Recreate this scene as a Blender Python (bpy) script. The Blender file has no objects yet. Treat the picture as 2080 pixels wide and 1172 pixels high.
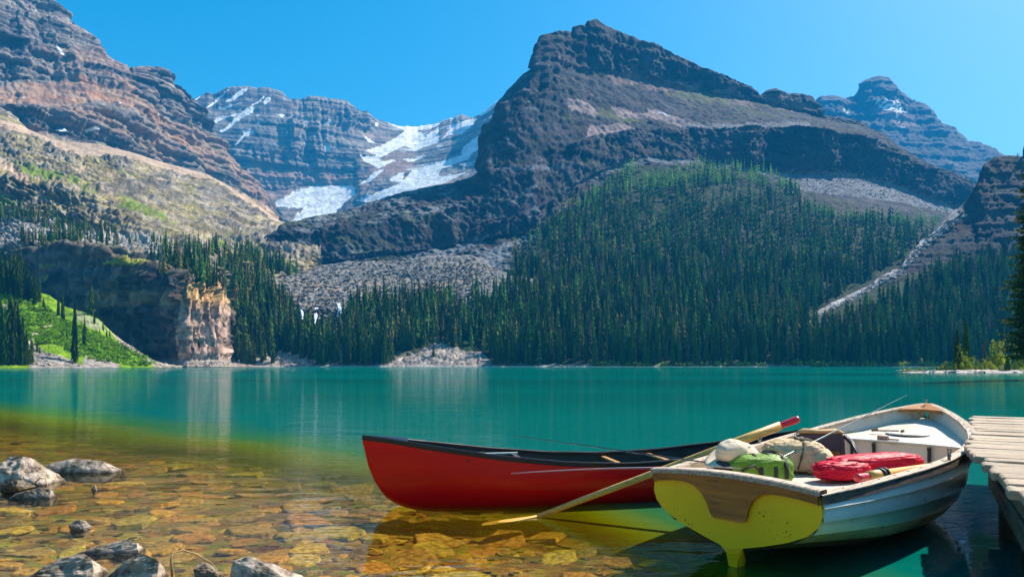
import bpy, math, random
import numpy as np
from mathutils import Vector, Matrix
random.seed(7); np.random.seed(7)
SC = bpy.context.scene
COL = SC.collection
# ---------------------------------------------------------------- camera, sky, sun, exposure
F, CX, HY, H = 1387.0, 1040.0, 740.0, 1.4          # pixels of the 2080 wide photograph, camera height in metres
cam_d = bpy.data.cameras.new("camera"); cam = bpy.data.objects.new("camera", cam_d); COL.objects.link(cam)
cam_d.sensor_width = 36.0; cam_d.lens = 24.0; cam_d.shift_y = 154.0/2080.0
cam_d.clip_start = 0.05; cam_d.clip_end = 30000
cam.location = (0, 0, H); cam.rotation_euler = (math.radians(90), 0, 0)
SC.camera = cam
SUN_EL = math.radians(47); SUN_DIR = (math.cos(SUN_EL)*0.83, math.cos(SUN_EL)*0.558, math.sin(SUN_EL))
sun_az = math.atan2(SUN_DIR[0], SUN_DIR[1])         # clockwise from +Y
W = bpy.data.worlds.new("World"); SC.world = W; W.use_nodes = True
nt = W.node_tree; nt.nodes.clear()
wo = nt.nodes.new("ShaderNodeOutputWorld"); bg = nt.nodes.new("ShaderNodeBackground")
sky = nt.nodes.new("ShaderNodeTexSky"); sky.sky_type = 'NISHITA'; sky.sun_disc = False
sky.sun_elevation = SUN_EL; sky.sun_rotation = sun_az
sky.altitude = 300; sky.air_density = 1.15; sky.dust_density = 1.05; sky.ozone_density = 3.0
hs = nt.nodes.new("ShaderNodeHueSaturation"); hs.inputs['Saturation'].default_value = 1.5; hs.inputs['Hue'].default_value = 0.480
hs.inputs['Value'].default_value = 1.0
nt.links.new(sky.outputs[0], hs.inputs['Color']); nt.links.new(hs.outputs[0], bg.inputs['Color'])
bg.inputs['Strength'].default_value = 0.082
nt.links.new(bg.outputs[0], wo.inputs['Surface'])
sun_d = bpy.data.lights.new("sun", 'SUN'); sun = bpy.data.objects.new("sun", sun_d); COL.objects.link(sun)
sun_d.energy = 5.0; sun_d.angle = math.radians(0.53); sun_d.color = (1.0, 0.905, 0.76)
sun.rotation_euler = Vector(SUN_DIR).to_track_quat('Z', 'Y').to_euler()
SC.view_settings.view_transform = 'Standard'; SC.view_settings.look = 'None'
SC.view_settings.exposure = 1.08; SC.view_settings.gamma = 1.0; SC.view_settings.use_curve_mapping = False
SC.cycles.max_bounces = 8; SC.cycles.transparent_max_bounces = 12; SC.cycles.volume_bounces = 1
SC.cycles.diffuse_bounces = 3; SC.cycles.caustics_reflective = False; SC.cycles.caustics_refractive = False
SC.cycles.sample_clamp_indirect = 6.0
SC.cycles.use_denoising = True

# ---------------------------------------------------------------- helpers
def at(px, py, Y):
    return np.array([(px-CX)/F*Y, Y, H-(py-HY)/F*Y])
def on_water(px, py):
    Y = H*F/(py-HY); return np.array([(px-CX)/F*Y, Y, 0.0])
def tag(o, label=None, cat=None, group=None, kind=None):
    if label: o['label'] = label
    if cat: o['category'] = cat
    if group: o['group'] = group
    if kind: o['kind'] = kind
    return o
def empty(name, loc=(0, 0, 0), rz=0.0):
    o = bpy.data.objects.new(name, None); COL.objects.link(o); o.location = loc; o.rotation_euler = (0, 0, rz)
    o.empty_display_size = 0.1
    return o
def mk(name, verts, faces, mat, parent=None, smooth=False, attrs=None, loc=None):
    me = bpy.data.meshes.new(name)
    me.from_pydata([tuple(map(float, v)) for v in verts], [], [tuple(map(int, f)) for f in faces]); me.update()
    if mat is not None: me.materials.append(mat)
    if smooth: me.polygons.foreach_set('use_smooth', [True]*len(me.polygons))
    o = bpy.data.objects.new(name, me); COL.objects.link(o)
    if parent is not None: o.parent = parent
    if loc is not None: o.location = loc
    return o
def mk_fast(name, V, Fc, mat, color=None, extra=None, smooth=False, parent=None):
    """V (n,3) array, Fc (m,k) array of equal-sided faces."""
    me = bpy.data.meshes.new(name); n, m, k = len(V), len(Fc), Fc.shape[1]
    me.vertices.add(n); me.vertices.foreach_set('co', np.ascontiguousarray(V, dtype=np.float32).ravel())
    me.loops.add(m*k); me.loops.foreach_set('vertex_index', np.ascontiguousarray(Fc, dtype=np.int32).ravel())
    me.polygons.add(m); me.polygons.foreach_set('loop_start', np.arange(0, m*k, k, dtype=np.int32))
    me.polygons.foreach_set('loop_total', np.full(m, k, dtype=np.int32))
    me.polygons.foreach_set('use_smooth', np.full(m, smooth))
    me.update(calc_edges=True); me.validate()
    if color is not None:
        a = me.color_attributes.new('col', 'FLOAT_COLOR', 'POINT')
        c = np.ones((n, 4), dtype=np.float32); c[:, :3] = color; a.data.foreach_set('color', c.ravel())
    for nm, arr in (extra or {}).items():
        a = me.attributes.new(nm, 'FLOAT', 'POINT'); a.data.foreach_set('value', np.ascontiguousarray(arr, dtype=np.float32))
    if mat is not None: me.materials.append(mat)
    o = bpy.data.objects.new(name, me); COL.objects.link(o)
    if parent is not None: o.parent = parent
    return o
# numpy gradient noise
_rng = np.random.RandomState(3)
_P = np.concatenate([_rng.permutation(256)]*3)
_G = _rng.normal(size=(256, 3)); _G /= np.linalg.norm(_G, axis=1)[:, None]
def pnoise(x, y, z):
    x = np.asarray(x, float); y = np.asarray(y, float)+0*x; z = np.asarray(z, float)+0*x
    xi = np.floor(x).astype(int); yi = np.floor(y).astype(int); zi = np.floor(z).astype(int)
    xf, yf, zf = x-xi, y-yi, z-zi
    u = xf*xf*xf*(xf*(xf*6-15)+10); v = yf*yf*yf*(yf*(yf*6-15)+10); w = zf*zf*zf*(zf*(zf*6-15)+10)
    xi &= 255; yi &= 255; zi &= 255
    def g(a, b, c):
        h = _P[_P[_P[(xi+a) & 255]+((yi+b) & 255)]+((zi+c) & 255)]
        G = _G[h]; return G[..., 0]*(xf-a)+G[..., 1]*(yf-b)+G[..., 2]*(zf-c)
    x00 = g(0,0,0)*(1-u)+g(1,0,0)*u; x10 = g(0,1,0)*(1-u)+g(1,1,0)*u
    x01 = g(0,0,1)*(1-u)+g(1,0,1)*u; x11 = g(0,1,1)*(1-u)+g(1,1,1)*u
    return ((x00*(1-v)+x10*v)*(1-w)+(x01*(1-v)+x11*v)*w)*1.6
def fbm(x, y, z, o=4, g=0.5):
    s = 0; a = 1.0; t = 0
    for i in range(o):
        s = s+a*pnoise(x*2**i+i*17.3, y*2**i+i*5.1, z*2**i-i*9.7); t += a; a *= g
    return s/t
def ridged(x, y, z, o=3, g=0.5):
    s = 0; a = 1.0; t = 0
    for i in range(o):
        s = s+a*(1-2*np.abs(pnoise(x*2.03**i+i*31.3, y*2.03**i+i*15.1, z*2.03**i+i*9.7))); t += a; a *= g
    return s/t
def blocks(u, v, amp, tilt=1.0, seed=0):
    """fractured rock: every cell of a jittered 2-D grid is a facet with its own offset and tilt"""
    u = np.asarray(u, float); v = np.asarray(v, float); ui = np.floor(u).astype(int); vi = np.floor(v).astype(int)
    best = np.full(u.shape, 1e9); out = np.zeros(u.shape)
    for a in (-1, 0, 1):
        for b in (-1, 0, 1):
            h = _P[_P[(ui+a+seed) & 255]+((vi+b) & 255)]; g = _G[h]
            cx = ui+a+.5+.42*g[..., 0]; cy = vi+b+.5+.42*g[..., 1]; d = (u-cx)**2+(v-cy)**2; m = d < best
            best = np.where(m, d, best); h2 = _G[(h*7+13) & 255]
            out = np.where(m, h2[..., 0]*.8+tilt*(h2[..., 1]*(u-cx)+h2[..., 2]*(v-cy)), out)
    return out*amp
def sstep(a, b, x):
    t = np.clip((x-a)/(b-a), 0, 1); return t*t*(3-2*t)
def inpoly(px, py, poly):
    r = np.zeros(np.shape(px), bool); n = len(poly); j = n-1
    for i in range(n):
        xi, yi = poly[i]; xj, yj = poly[j]
        if yi != yj:
            r ^= ((yi > py) != (yj > py)) & (px < (xj-xi)*(py-yi)/(yj-yi)+xi)
        j = i
    return r
# ---------------------------------------------------------------- material helpers
def new_mat(name):
    m = bpy.data.materials.new(name); m.use_nodes = True; t = m.node_tree; t.nodes.clear()
    return m, t, t.nodes.new('ShaderNodeOutputMaterial')
def N(t, kind, **kw):
    n = t.nodes.new('ShaderNode'+kind)
    for k, v in kw.items():
        if k in n.inputs: n.inputs[k].default_value = v
        else: setattr(n, k, v)
    return n
def L(t, a, b): t.links.new(a, b)
def simple_mat(name, col, rough=0.5, noise=0.0, nscale=8.0, bump=0.0, bscale=60.0, spec=0.5, dark=None, dark_amt=0.0, dscale=5.0, coat=0.0, stretch=(1, 1, 1), metallic=0.0, objrand=0.0):
    """paint / cloth / wood with value noise, darker wear patches and fine relief"""
    m, t, out = new_mat(name)
    b = N(t, 'BsdfPrincipled'); b.inputs['Roughness'].default_value = rough
    b.inputs['Specular IOR Level'].default_value = spec; b.inputs['Metallic'].default_value = metallic
    b.inputs['Coat Weight'].default_value = coat
    tc = N(t, 'TexCoord'); mp = N(t, 'Mapping'); mp.inputs['Scale'].default_value = stretch
    L(t, tc.outputs['Object'], mp.inputs['Vector'])
    n1 = N(t, 'TexNoise'); n1.inputs['Scale'].default_value = nscale; n1.inputs['Detail'].default_value = 5
    L(t, mp.outputs[0], n1.inputs['Vector'])
    c = N(t, 'MixRGB'); c.blend_type = 'MULTIPLY'; c.inputs[0].default_value = 1.0
    c.inputs[1].default_value = (*col, 1)
    mr = N(t, 'MapRange'); mr.inputs['From Min'].default_value = 0.3; mr.inputs['From Max'].default_value = 0.7
    mr.inputs['To Min'].default_value = 1-noise; mr.inputs['To Max'].default_value = 1+noise
    L(t, n1.outputs[0], mr.inputs['Value']); L(t, mr.outputs[0], c.inputs[2])
    last = c.outputs[0]
    if objrand:
        oi = N(t, 'ObjectInfo'); r2 = N(t, 'MapRange'); r2.inputs['To Min'].default_value = 1-objrand; r2.inputs['To Max'].default_value = 1+objrand
        L(t, oi.outputs['Random'], r2.inputs['Value'])
        c2 = N(t, 'MixRGB'); c2.blend_type = 'MULTIPLY'; c2.inputs[0].default_value = 1.0
        L(t, last, c2.inputs[1]); L(t, r2.outputs[0], c2.inputs[2]); last = c2.outputs[0]
    if dark is not None:
        n2 = N(t, 'TexNoise'); n2.inputs['Scale'].default_value = dscale; n2.inputs['Detail'].default_value = 8; n2.inputs['Roughness'].default_value = 0.7
        L(t, mp.outputs[0], n2.inputs['Vector'])
        m2 = N(t, 'MapRange'); m2.inputs['From Min'].default_value = 0.64-0.3*dark_amt; m2.inputs['From Max'].default_value = 0.72-0.3*dark_amt
        L(t, n2.outputs[0], m2.inputs['Value'])
        c3 = N(t, 'MixRGB'); L(t, m2.outputs[0], c3.inputs[0]); L(t, last, c3.inputs[1]); c3.inputs[2].default_value = (*dark, 1); last = c3.outputs[0]
    L(t, last, b.inputs['Base Color'])
    if bump:
        n3 = N(t, 'TexNoise'); n3.inputs['Scale'].default_value = bscale; n3.inputs['Detail'].default_value = 4
        L(t, mp.outputs[0], n3.inputs['Vector'])
        bp = N(t, 'Bump'); bp.inputs['Strength'].default_value = bump; bp.inputs['Distance'].default_value = 0.01
        L(t, n3.outputs[0], bp.inputs['Height']); L(t, bp.outputs[0], b.inputs['Normal'])
    L(t, b.outputs[0], out.inputs['Surface'])
    return m
# ---------------------------------------------------------------- terrain material
def terrain_material(name, bump_d, scale):
    m, t, out = new_mat(name)
    b = N(t, 'BsdfPrincipled'); b.inputs['Roughness'].default_value = 0.95; b.inputs['Specular IOR Level'].default_value = 0.15
    a = N(t, 'Attribute'); a.attribute_name = 'col'
    tc = N(t, 'TexCoord')
    n1 = N(t, 'TexNoise'); n1.inputs['Scale'].default_value = scale; n1.inputs['Detail'].default_value = 9; n1.inputs['Roughness'].default_value = 0.7
    L(t, tc.outputs['Object'], n1.inputs['Vector'])
    mr = N(t, 'MapRange'); mr.inputs['From Min'].default_value = 0.3; mr.inputs['From Max'].default_value = 0.7
    mr.inputs['To Min'].default_value = 0.55; mr.inputs['To Max'].default_value = 1.45
    L(t, n1.outputs[0], mr.inputs['Value'])
    c = N(t, 'MixRGB'); c.blend_type = 'MULTIPLY'; c.inputs[0].default_value = 1
    L(t, a.outputs['Color'], c.inputs[1]); L(t, mr.outputs[0], c.inputs[2]); L(t, c.outputs[0], b.inputs['Base Color'])
    bp = N(t, 'Bump'); bp.inputs['Strength'].default_value = 1.0; bp.inputs['Distance'].default_value = bump_d
    L(t, n1.outputs[0], bp.inputs['Height']); L(t, bp.outputs[0], b.inputs['Normal'])
    L(t, b.outputs[0], out.inputs['Surface'])
    return m
M_NEAR = terrain_material('near_rock', 2.0, 0.22)
M_MID = terrain_material('mountain_rock', 5.0, 0.07)
M_FAR = terrain_material('far_mountain_rock', 10.0, 0.035)
LAYERS = {}
def line(pts, px, k):
    p = sorted(pts); return np.interp(px, [q[0] for q in p], [q[k] for q in p])
def build_layer(name, lines, px0, px1, step, rowpx, mat, disp, colour, jag=0.0, back=(60, 40), soft=14.0):
    """A mountain side: profile lines (px, py, distance) give every column its foot, benches, cliffs and ridge;
    crags, gullies and strata push the surface in and out along its own normal; the far side falls away behind."""
    px = np.arange(px0, px1+step, step); n = len(px)
    PY, PD = [], []
    for ln in lines:
        PY.append(line(ln, px, 1)); PD.append(line(ln, px, 2))
    PY = np.array(PY); PD = np.array(PD)
    if soft:                                         # no creases running down the wall
        kx = np.arange(-int(2*soft/step), int(2*soft/step)+1)*step; kw = np.exp(-.5*(kx/soft)**2); kw /= kw.sum(); hw = len(kx)//2
        PD = np.array([np.convolve(np.pad(r_, hw, mode='edge'), kw, 'valid') for r_ in PD])
    if jag:                                          # ragged ridge
        j = (fbm(px/26, 0.3, 7.1, 4, 0.6)*1.0+np.abs(pnoise(px/9, 3.3, 0.5))*0.8-0.25)*jag
        PY[-1] = PY[-1]+j; PY[-2] = PY[-2]+0.35*j
    for i in range(1, len(PY)): PY[i] = np.minimum(PY[i], PY[i-1]-0.4)
    rows_y, rows_d = [PY[0]], [PD[0]]
    for i in range(len(PY)-1):
        k = max(2, int(np.max(PY[i]-PY[i+1])*0.5/rowpx+np.mean(PY[i]-PY[i+1])*0.5/rowpx))
        for q in range(1, k+1):
            f = q/k; rows_y.append(PY[i]*(1-f)+PY[i+1]*f); rows_d.append(PD[i]*(1-f)+PD[i+1]*f)
    RY = np.array(rows_y); RD = np.array(rows_d)
    X = (px[None]-CX)/F*RD; Y = RD.copy(); Z = H-(RY-HY)/F*RD
    PX = np.broadcast_to(px[None], RY.shape).copy(); PYY = RY.copy()
    # far side
    bx, by, bz, bp, bpy = [], [], [], [], []
    for q in (0.25, 1.0, 2.5):
        d = RD[-1]+back[0]*q; bx.append((px-CX)/F*d); by.append(d); bz.append(Z[-1]-back[1]*q); bp.append(px); bpy.append(RY[-1])
    nfront = len(RY)
    X = np.vstack([X, bx]); Y = np.vstack([Y, by]); Z = np.vstack([Z, bz]); PX = np.vstack([PX, bp]); PYY = np.vstack([PYY, bpy])
    P = np.stack([X, Y, Z], -1)
    du = np.gradient(P, axis=1); dv = np.gradient(P, axis=0); nn = np.cross(du, dv); nn /= np.linalg.norm(nn, axis=-1)[..., None]+1e-9
    steep = 1-np.abs(nn[..., 2])
    r = np.linspace(0, 1, nfront); fade = np.concatenate([np.ones(nfront), [0.6, .3, 0]])[:, None]
    # keep the foot line where it meets the water
    foot = np.concatenate([np.clip(np.arange(nfront)/6.0, 0, 1), [1, 1, 1]])[:, None]
    hn = nn*1.0; hn[..., 2] *= 0.35; hn /= np.linalg.norm(hn, axis=-1)[..., None]+1e-9
    D = disp(X, Y, Z, PX, PYY, steep)
    ridge = np.concatenate([1-.55*sstep(nfront-14, nfront-1, np.arange(nfront)), [.5, .5, .5]])[:, None]
    P = P+hn*(D*fade*foot*ridge)[..., None]
    # final normals for colour (which ground lies on ledges, which on walls)
    du = np.gradient(P, axis=1); dv = np.gradient(P, axis=0); n2 = np.cross(du, dv); n2 /= np.linalg.norm(n2, axis=-1)[..., None]+1e-9
    C = colour(P[..., 0], P[..., 1], P[..., 2], PX, PYY, n2[..., 2])
    idx = np.arange(P.shape[0]*n).reshape(P.shape[0], n)
    Fc = np.stack([idx[:-1, :-1], idx[:-1, 1:], idx[1:, 1:], idx[1:, :-1]], -1).reshape(-1, 4)
    o = mk_fast(name, P.reshape(-1, 3), Fc, mat, color=C.reshape(-1, 3), smooth=True)
    tag(o, kind='structure')
    LAYERS.setdefault(name, []).append((px, P[:nfront], RY))
    o['_k'] = 0; del o['_k']
    return (px, P[:nfront], PYY[:nfront])
def sample(layer, x, y):
    """points on a built layer at picture columns/rows (arrays)"""
    px, P, RY = layer
    ci = np.clip(((x-px[0])/(px[1]-px[0])).round().astype(int), 0, len(px)-1)
    out = np.zeros((len(x), 3)); ok = np.zeros(len(x), bool)
    for i, (c, yy) in enumerate(zip(ci, y)):
        col = RY[:, c]
        if yy > col[0]+1.5 or yy < col[-1]-1.5: continue
        k = int(np.searchsorted(-col, -yy)); k = min(max(k, 0), len(col)-1); out[i] = P[k, c]; ok[i] = True
    return out, ok
def mixc(a, b, m): return a*(1-m[..., None])+b*m[..., None]
def c3(*v): return np.array(v, float)
def polymask(PX, PY, polys, w=3.0, s=9.0, seed=0.0):
    jx = pnoise(PX/s, PY/s, seed)*w+pnoise(PX/(s*.35), PY/(s*.35), seed+4)*w*0.6
    jy = pnoise(PX/s, PY/s, seed+9)*w*0.8+pnoise(PX/(s*.35), PY/(s*.35), seed+14)*w*0.5
    m = np.zeros(PX.shape, bool)
    for p in polys: m |= inpoly(PX+jx, PY+jy, p)
    return m.astype(float)
def strata(Z, X, Y, period, warp=1.0):
    zz = Z/period+warp*0.6*fbm(X/(period*9), Y/(period*9), 0.5, 3)
    k = np.floor(zz); f = zz-k
    h = np.modf(np.sin(k*12.9898)*43758.5453)[0]; h = np.abs(h)
    return f, h
def crag_disp(sc, a_gul, a_str, per, a_f, aniso=0.3):
    def disp(X, Y, Z, PX, PY, steep):
        s = np.clip(steep*1.7, 0.12, 1)
        U = PX*np.median(Y)/F+Z*0.12                       # run of the wall: buttresses and gullies stand upright
        g = ridged(U/sc, Y/sc*0.22, Z/sc*aniso, 5, 0.58)
        f, h = strata(Z, X, Y, per)
        f2, h2 = strata(Z, X, Y, per*0.37)
        led = (f-sstep(0.7, 1.0, f))*(0.5+h)+0.4*(f2-sstep(0.65, 1.0, f2))*(0.4+h2)
        wu = U+.25*sc*fbm(X/sc, Y/sc, Z/sc, 2); bk = blocks(wu/(sc*.40), Z/(sc*.9), a_f*.30, 1.3)+blocks(wu/(sc*.16), Z/(sc*.30), a_f*.20, 1.3, 7)+blocks(wu/(sc*.07), Z/(sc*.10), a_f*.12, 1.3, 17)
        return s*(.75*a_gul*g+a_str*led*-1.0+bk)+(0.22+0.25*s)*a_f*fbm(X/(sc*.4), Y/(sc*.4), Z/(sc*.4), 5, 0.6)
    return disp

ROCK = c3(.20, .19, .185); ROCKD = c3(.085, .085, .09); RED = c3(.34, .17, .10); TAN = c3(.42, .31, .23); GREY = c3(.30, .29, .28)
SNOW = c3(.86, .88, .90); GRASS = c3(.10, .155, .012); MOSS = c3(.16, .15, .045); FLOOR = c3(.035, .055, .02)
def rock_base(X, Y, Z, per, sc, a=ROCK, b=ROCKD, warm=c3(.27, .19, .14), bw=1.0):
    f, h = strata(Z, X, Y, per); f2, h2 = strata(Z, X, Y, per*0.31)
    n = fbm(X/sc, Y/sc, Z/sc, 5, 0.6)
    f3, h3 = strata(Z, X, Y, per*0.13)
    m = np.clip(0.45+bw*(0.45*(h-0.5)+0.45*(h2-0.5)+0.75*(h3-.5))+(1.5-.7*bw)*n, 0, 1)
    C = b+(a-b)*m[..., None]
    w = sstep(0.0, 0.5, fbm(X/(sc*2.5)+9, Y/(sc*2.5), Z/(sc*1.2), 3)+0.35*(h2-.5))
    return mixc(C, warm, w*0.55)

# ---- left high mountain
def col_left_mtn(X, Y, Z, PX, PY, nz):
    C = rock_base(X, Y, Z, 34, 60, c3(.28, .24, .21), c3(.045, .05, .065), c3(.36, .21, .13))
    m = polymask(PX, PY, [[(-220, 185), (0, 176), (100, 170), (150, 158), (230, 172), (250, 160), (262, 190), (300, 222), (345, 248), (400, 292), (430, 320), (445, 345), (430, 350), (380, 310), (330, 272), (270, 232), (200, 210), (120, 216), (0, 212), (-220, 240)]], 6, 22, 1)
    red = mixc(np.broadcast_to(RED, C.shape), c3(.42, .27, .17), sstep(-.2, .4, fbm(X/40, Y/40, Z/14, 4)))
    C = mixc(C, red, m*np.clip(0.65+0.9*fbm(X/50, Y/50, Z/20, 3), 0, 1))
    m = polymask(PX, PY, [[(370, 255), (430, 285), (480, 330), (540, 400), (560, 430), (520, 410), (460, 360), (400, 300)]], 6, 20, 2)
    C = mixc(C, c3(.33, .21, .16), m*.8)
    g = sstep(.45, .75, nz)*sstep(240, 290, PY)*sstep(-.3, .2, fbm(X/60, Y/60, Z/60, 3))
    C = mixc(C, c3(.17, .17, .10), g*.75)
    s = polymask(PX, PY, [[(113, 95), (133, 112), (128, 114), (112, 100)], [(112, 266), (122, 262), (135, 267), (120, 270)], [(165, 266), (182, 261), (184, 268), (168, 272)],
                          [(46, 202), (52, 202), (50, 206)], [(222, 213), (236, 213), (232, 217)], [(70, 20), (80, 19), (76, 24)], [(300, 234), (306, 235), (302, 239)]], 1.5, 8, 3)
    return mixc(C, SNOW, s)
left_mtn = build_layer('mountain', [
    [(-260, 300, 800), (0, 300, 880), (100, 320, 950), (200, 350, 1020), (400, 420, 1300), (580, 490, 1620), (660, 520, 1700)],
    [(-260, 262, 850), (0, 262, 930), (120, 274, 1000), (200, 288, 1060), (300, 320, 1180), (400, 372, 1340), (500, 420, 1500), (580, 470, 1640), (660, 510, 1720)],
    [(-260, 215, 870), (0, 216, 945), (120, 222, 1012), (200, 222, 1070), (300, 258, 1200), (400, 318, 1360), (500, 400, 1525), (580, 460, 1660), (660, 505, 1730)],
    [(-260, 150, 960), (0, 165, 1040), (100, 165, 1105), (200, 170, 1150), (260, 170, 1190), (330, 225, 1280), (400, 262, 1400), (450, 310, 1480), (500, 362, 1560), (580, 452, 1680), (660, 500, 1740)],
    [(-260, 40, 1000), (0, 55, 1080), (100, 90, 1150), (200, 135, 1190), (260, 150, 1215), (330, 185, 1300), (400, 235, 1420), (450, 302, 1500), (500, 354, 1580), (580, 447, 1690), (660, 498, 1745)],
    [(-260, -150, 1090), (0, -45, 1180), (70, -18, 1220), (112, 2, 1240), (128, 20, 1250), (140, 38, 1255), (160, 55, 1260), (190, 80, 1270), (205, 104, 1275), (232, 122, 1285), (252, 130, 1290), (268, 142, 1300), (275, 138, 1310), (322, 138, 1330), (335, 150, 1340), (345, 172, 1350), (360, 185, 1365), (382, 194, 1390), (395, 206, 1410), (412, 222, 1440), (428, 255, 1460), (450, 295, 1510), (480, 332, 1560), (520, 374, 1620), (560, 420, 1680), (600, 462, 1720), (660, 496, 1750)],
], -250, 640, 2.2, 1.9, M_MID, crag_disp(95, 34, 15, 40, 17, 0.22), col_left_mtn, jag=7, back=(80, 60))

# ---- snowy back wall
SNOWP = [[(537,196),(516,211),(494,225),(478,242),(465,256),(445,266),(450,271),(472,258),(488,243),(511,229),(517,222),(511,217),(527,207),(537,199)],
 [(504,178),(494,180),(478,193),(458,209),(471,207),(491,193),(504,180)], [(429,252),(442,240),(485,230),(494,229),(478,237),(458,240),(434,255)],
 [(444,220),(462,216),(493,209),(471,217),(452,224)], [(534,207),(543,197),(550,198),(548,207),(540,211)], [(476,296),(494,276),(496,265),(514,265),(516,273),(499,278),(485,294)],
 [(418,219),(440,204),(452,193),(465,183),(452,198),(442,209),(421,221)], [(393,204),(409,193),(401,203)], [(656,254),(676,247),(673,256)], [(602,247),(611,248),(609,254),(603,253)],
 [(619,248),(626,248),(625,254),(620,253)], [(695,246),(710,250),(708,256)], [(608,277),(617,281),(622,294),(612,288)], [(657,288),(665,293),(674,308),(662,312)], [(558,229),(581,235),(572,239)],
 [(515,233),(530,234),(522,239)], [(519,250),(529,248),(524,256)], [(756,249),(768,252),(765,258),(758,255)], [(715,246),(734,250),(730,256)],
 [(785,250),(811,257),(861,254),(898,250),(875,262),(847,266),(866,276),(884,264),(891,259),(893,289),(843,307),(822,296),(774,320),(741,307),(771,298),(797,284),(824,266)],
 [(974,241),(967,245),(940,272),(914,275),(898,284),(914,264),(944,246)], [(988,259),(983,291),(967,307),(935,321),(940,299),(972,276)],
 [(725,408),(813,372),(838,347),(880,333),(921,321),(960,311),(953,321),(898,344),(889,360),(948,350),(907,372),(847,384),(792,398),(750,412)],
 [(732,318),(769,318),(774,328),(806,325),(769,343),(741,329)], [(730,378),(760,351),(783,342),(758,366)], [(815,324),(847,322),(880,312),(838,330)], [(737,275),(746,280),(767,294),(748,290)],
 [(553,416),(600,388),(640,378),(700,377),(722,382),(722,398),(705,408),(680,432),(640,447),(588,452),(620,424),(560,420)], [(905,262),(930,250),(960,240),(965,246),(930,262)], [(985,220),(1010,205),(1015,212),(975,238)],
 [(790,366),(810,352),(822,350),(815,372)], [(960,290),(990,262),(1000,270),(975,300)]]
def col_back(X, Y, Z, PX, PY, nz):
    C = rock_base(X, Y, Z, 46, 110, c3(.32, .28, .24), c3(.06, .065, .08), c3(.38, .25, .17))
    m = polymask(PX, PY, [[(500, 340), (620, 345), (700, 350), (720, 380), (640, 376), (600, 388), (560, 410), (520, 400)], [(760, 330), (840, 330), (830, 350), (790, 360), (760, 372), (740, 400), (720, 380)]], 6, 20, 5)
    C = mixc(C, c3(.32, .20, .16), m*.75)
    s = polymask(PX, PY, SNOWP, 1.9, 8, 6)
    led = sstep(.66, .85, nz)*sstep(0.12, .4, fbm(X/70, Y/70, Z/35, 4))*sstep(760, 860, PX)
    dirty = np.clip(.9+.25*fbm(PX/6, PY/30, 0.2, 3), 0, 1.02)
    return mixc(C, SNOW*dirty[..., None]*c3(1, .985, .96), np.clip(s+led*.8, 0, 1))
_db = crag_disp(150, 42, 17, 50, 20, 0.2)
def disp_back(X, Y, Z, PX, PY, st):
    pil = ridged(PX/17+.6*fbm(PX/30, PY/60, .2, 2), PY/260, .3, 3, .6)*34*sstep(330, 262, PY)*sstep(790, 740, PX)*sstep(560, 600, PX)*sstep(.25, .5, st)
    return (.75*(1-.6*sstep(590, 550, PX)*sstep(330, 290, PY))*_db(X, Y, Z, PX, PY, st)+pil)*(1-.8*polymask(PX, PY, SNOWP, 2.0, 9, 6))*(1-.35*sstep(720, 800, PX))
back_wall = build_layer('mountain', [
    [(330, 420, 1900), (450, 460, 1950), (560, 475, 1900), (720, 470, 1900), (800, 430, 1900), (900, 400, 1850), (1000, 380, 1800), (1100, 380, 1800)],
    [(330, 330, 2050), (450, 370, 2100), (560, 390, 2130), (620, 378, 2180), (700, 375, 2180), (760, 372, 2120), (850, 372, 2060), (920, 365, 2000), (1000, 350, 1950), (1100, 340, 1950)],
    [(330, 260, 2100), (450, 285, 2160), (560, 300, 2200), (620, 300, 2260), (700, 305, 2300), (760, 310, 2330), (850, 310, 2400), (920, 310, 2250), (1000, 290, 2100), (1100, 280, 2100)],
    [(330, 230, 2150), (450, 240, 2230), (560, 240, 2260), (620, 250, 2330), (700, 256, 2400), (760, 270, 2500), (850, 275, 2560), (920, 266, 2500), (1000, 240, 2250), (1100, 230, 2200)],
    [(330, 215, 2200), (385, 204, 2250), (398, 200, 2270), (422, 188, 2300), (436, 192, 2320), (465, 178, 2330), (505, 176, 2350), (522, 179, 2360), (545, 179, 2370), (568, 184, 2380), (580, 194, 2390), (590, 204, 2400), (602, 200, 2430), (616, 204, 2440), (630, 197, 2450), (652, 198, 2460), (680, 202, 2480), (705, 208, 2500), (718, 222, 2510), (735, 226, 2530), (760, 240, 2570), (790, 250, 2700), (815, 258, 2680), (850, 257, 2740), (893, 250, 2720), (915, 240, 2680), (938, 233, 2700), (955, 240, 2650), (975, 235, 2550), (990, 220, 2450), (1012, 204, 2400), (1040, 190, 2380), (1100, 180, 2300)],
], 330, 1090, 2.1, 1.7, M_FAR, disp_back, col_back, jag=4, back=(150, 120))

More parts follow.
